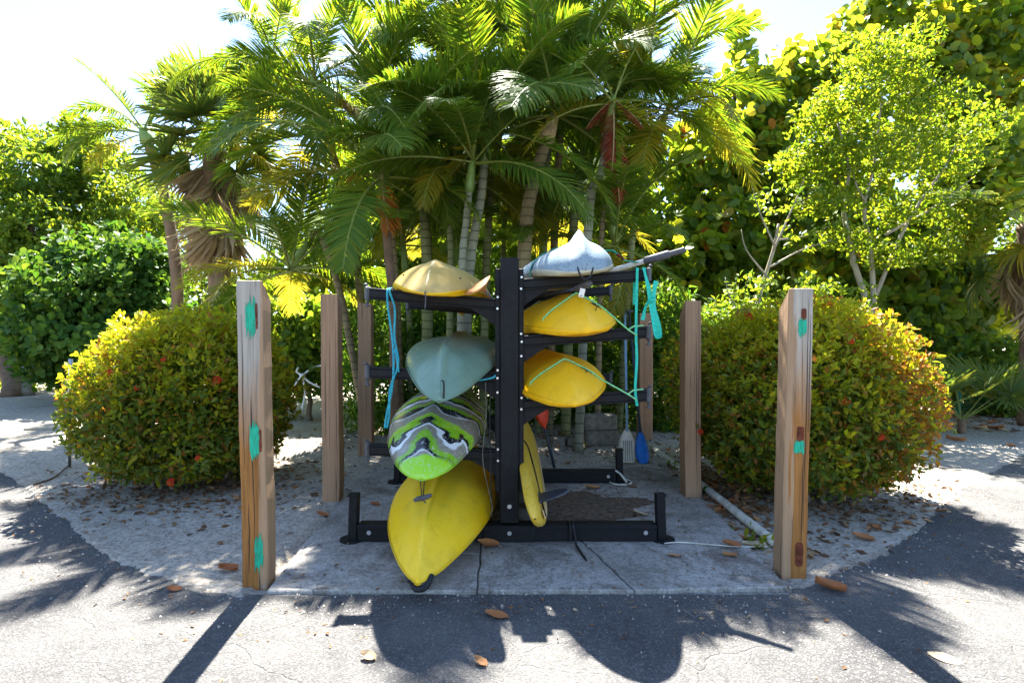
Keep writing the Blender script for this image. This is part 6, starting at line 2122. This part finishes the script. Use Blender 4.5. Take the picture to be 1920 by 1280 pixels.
small = np.concatenate([np.zeros(len(P), bool), np.ones(len(q) + len(q2), bool)])
P = np.concatenate([P, q, q2])
D = unit(rng.normal(size=(len(P), 3)) * [1, 1, .25]); N = unit(rng.normal(size=(len(P), 3)) * .35 + [0, 0, 1])
me = foliage_mesh('leaf_litter', leaf_tmpl('oval'), P, frames(D, N), np.where(small, .4, 1.0) * (.035 + .05 * rng.random(len(P))), [M['litter']], np.zeros(len(P), dtype=np.int32), (0, 0, 0))
tag(link('leaf_litter', me), 'brown leaf litter under the bushes and palms', 'litter', kind='stuff')

n = 16000
P = np.stack([rng.uniform(-5.5, 5.5, n), 2.5 + rng.random(n) ** 1.4 * 6, np.zeros(n)], axis=1)
ok = np.array([(y > edge_y(x) - .20 * abs(rng.normal())) and not (-1.40 < x < 1.58 and PAD_Y0 < y < 6.1 and rng.random() > .10) for x, y, _ in P])
P = P[ok]
P[:, 2] = [surface_z(x, y) + .001 for x, y, _ in P]
tet = (np.array([(0, -.5, 0), (.45, .3, 0), (-.45, .3, 0), (0, 0, .6)], float), [(0, 1, 3), (1, 2, 3), (2, 0, 3)])
me = foliage_mesh('shell_grains', tet, P, frames(unit(rng.normal(size=(len(P), 3)) * [1, 1, .1]), np.tile([0, 0, 1.0], (len(P), 1))), .006 + .016 * rng.random(len(P)) ** 3, [M['grain']], np.zeros(len(P), dtype=np.int32), (0, 0, 0))
tag(link('shell_grains', me), 'pale shell and stone grains scattered on the sand', 'gravel', kind='stuff')

# twigs at the edge of the sand
rt = random.Random(5)
mb = MB()
for i in range(70):
    x = rt.uniform(-4.5, 4.5); y = rt.uniform(3.3, 7.5)
    if y < edge_y(x) + .05 or (-1.5 < x < 1.65 and y < 6.2): continue
    a = rt.uniform(0, 6.28); l = rt.uniform(.05, .16); z = ground_z(x, y) + .008
    mb.tube([(x, y, z), (x + l * .5 * math.cos(a), y + l * .5 * math.sin(a), z + .008), (x + l * math.cos(a + .3), y + l * math.sin(a + .3), z)], .0028, 4)
o = mb.build('twigs', M['bark_brown'])
tag(o, 'thin dry twigs scattered over the sand', 'twigs', kind='stuff')

# small green seedlings on the sand
for px, py, lb in ((1085, 843, 'tiny green seedling in front of the block pile'), (1418, 1026, 'small green weed at the slab corner by the pale leaf'), (1275, 885, 'small green weed beside the white pipe near the blue blade'), (488, 760, 'small green weed behind the teal-marked post'), (640, 735, 'small yellowish weed behind the tan post')):
    c = gnd(px, py); c.z = max(0, surface_z(c.x, c.y))
    r_ = np.random.default_rng(px)
    rt_ = thing('weed', lb, 'weed', c)
    m = 26
    P = np.array(c) + r_.normal(size=(m, 3)) * [.06, .05, .03] + [0, 0, .05]
    P[:, 2] = np.maximum(P[:, 2], c.z + .005)
    me = foliage_mesh('foliage', leaf_tmpl('oval'), P, frames(unit(r_.normal(size=(m, 3)) + [0, 0, .8]), unit(r_.normal(size=(m, 3)) + [0, -.3, 1])), .03 + .04 * r_.random(m), [M['bright']], np.zeros(m, dtype=np.int32), tuple(c))
    tag(link('foliage', me, rt_), kind='stuff')
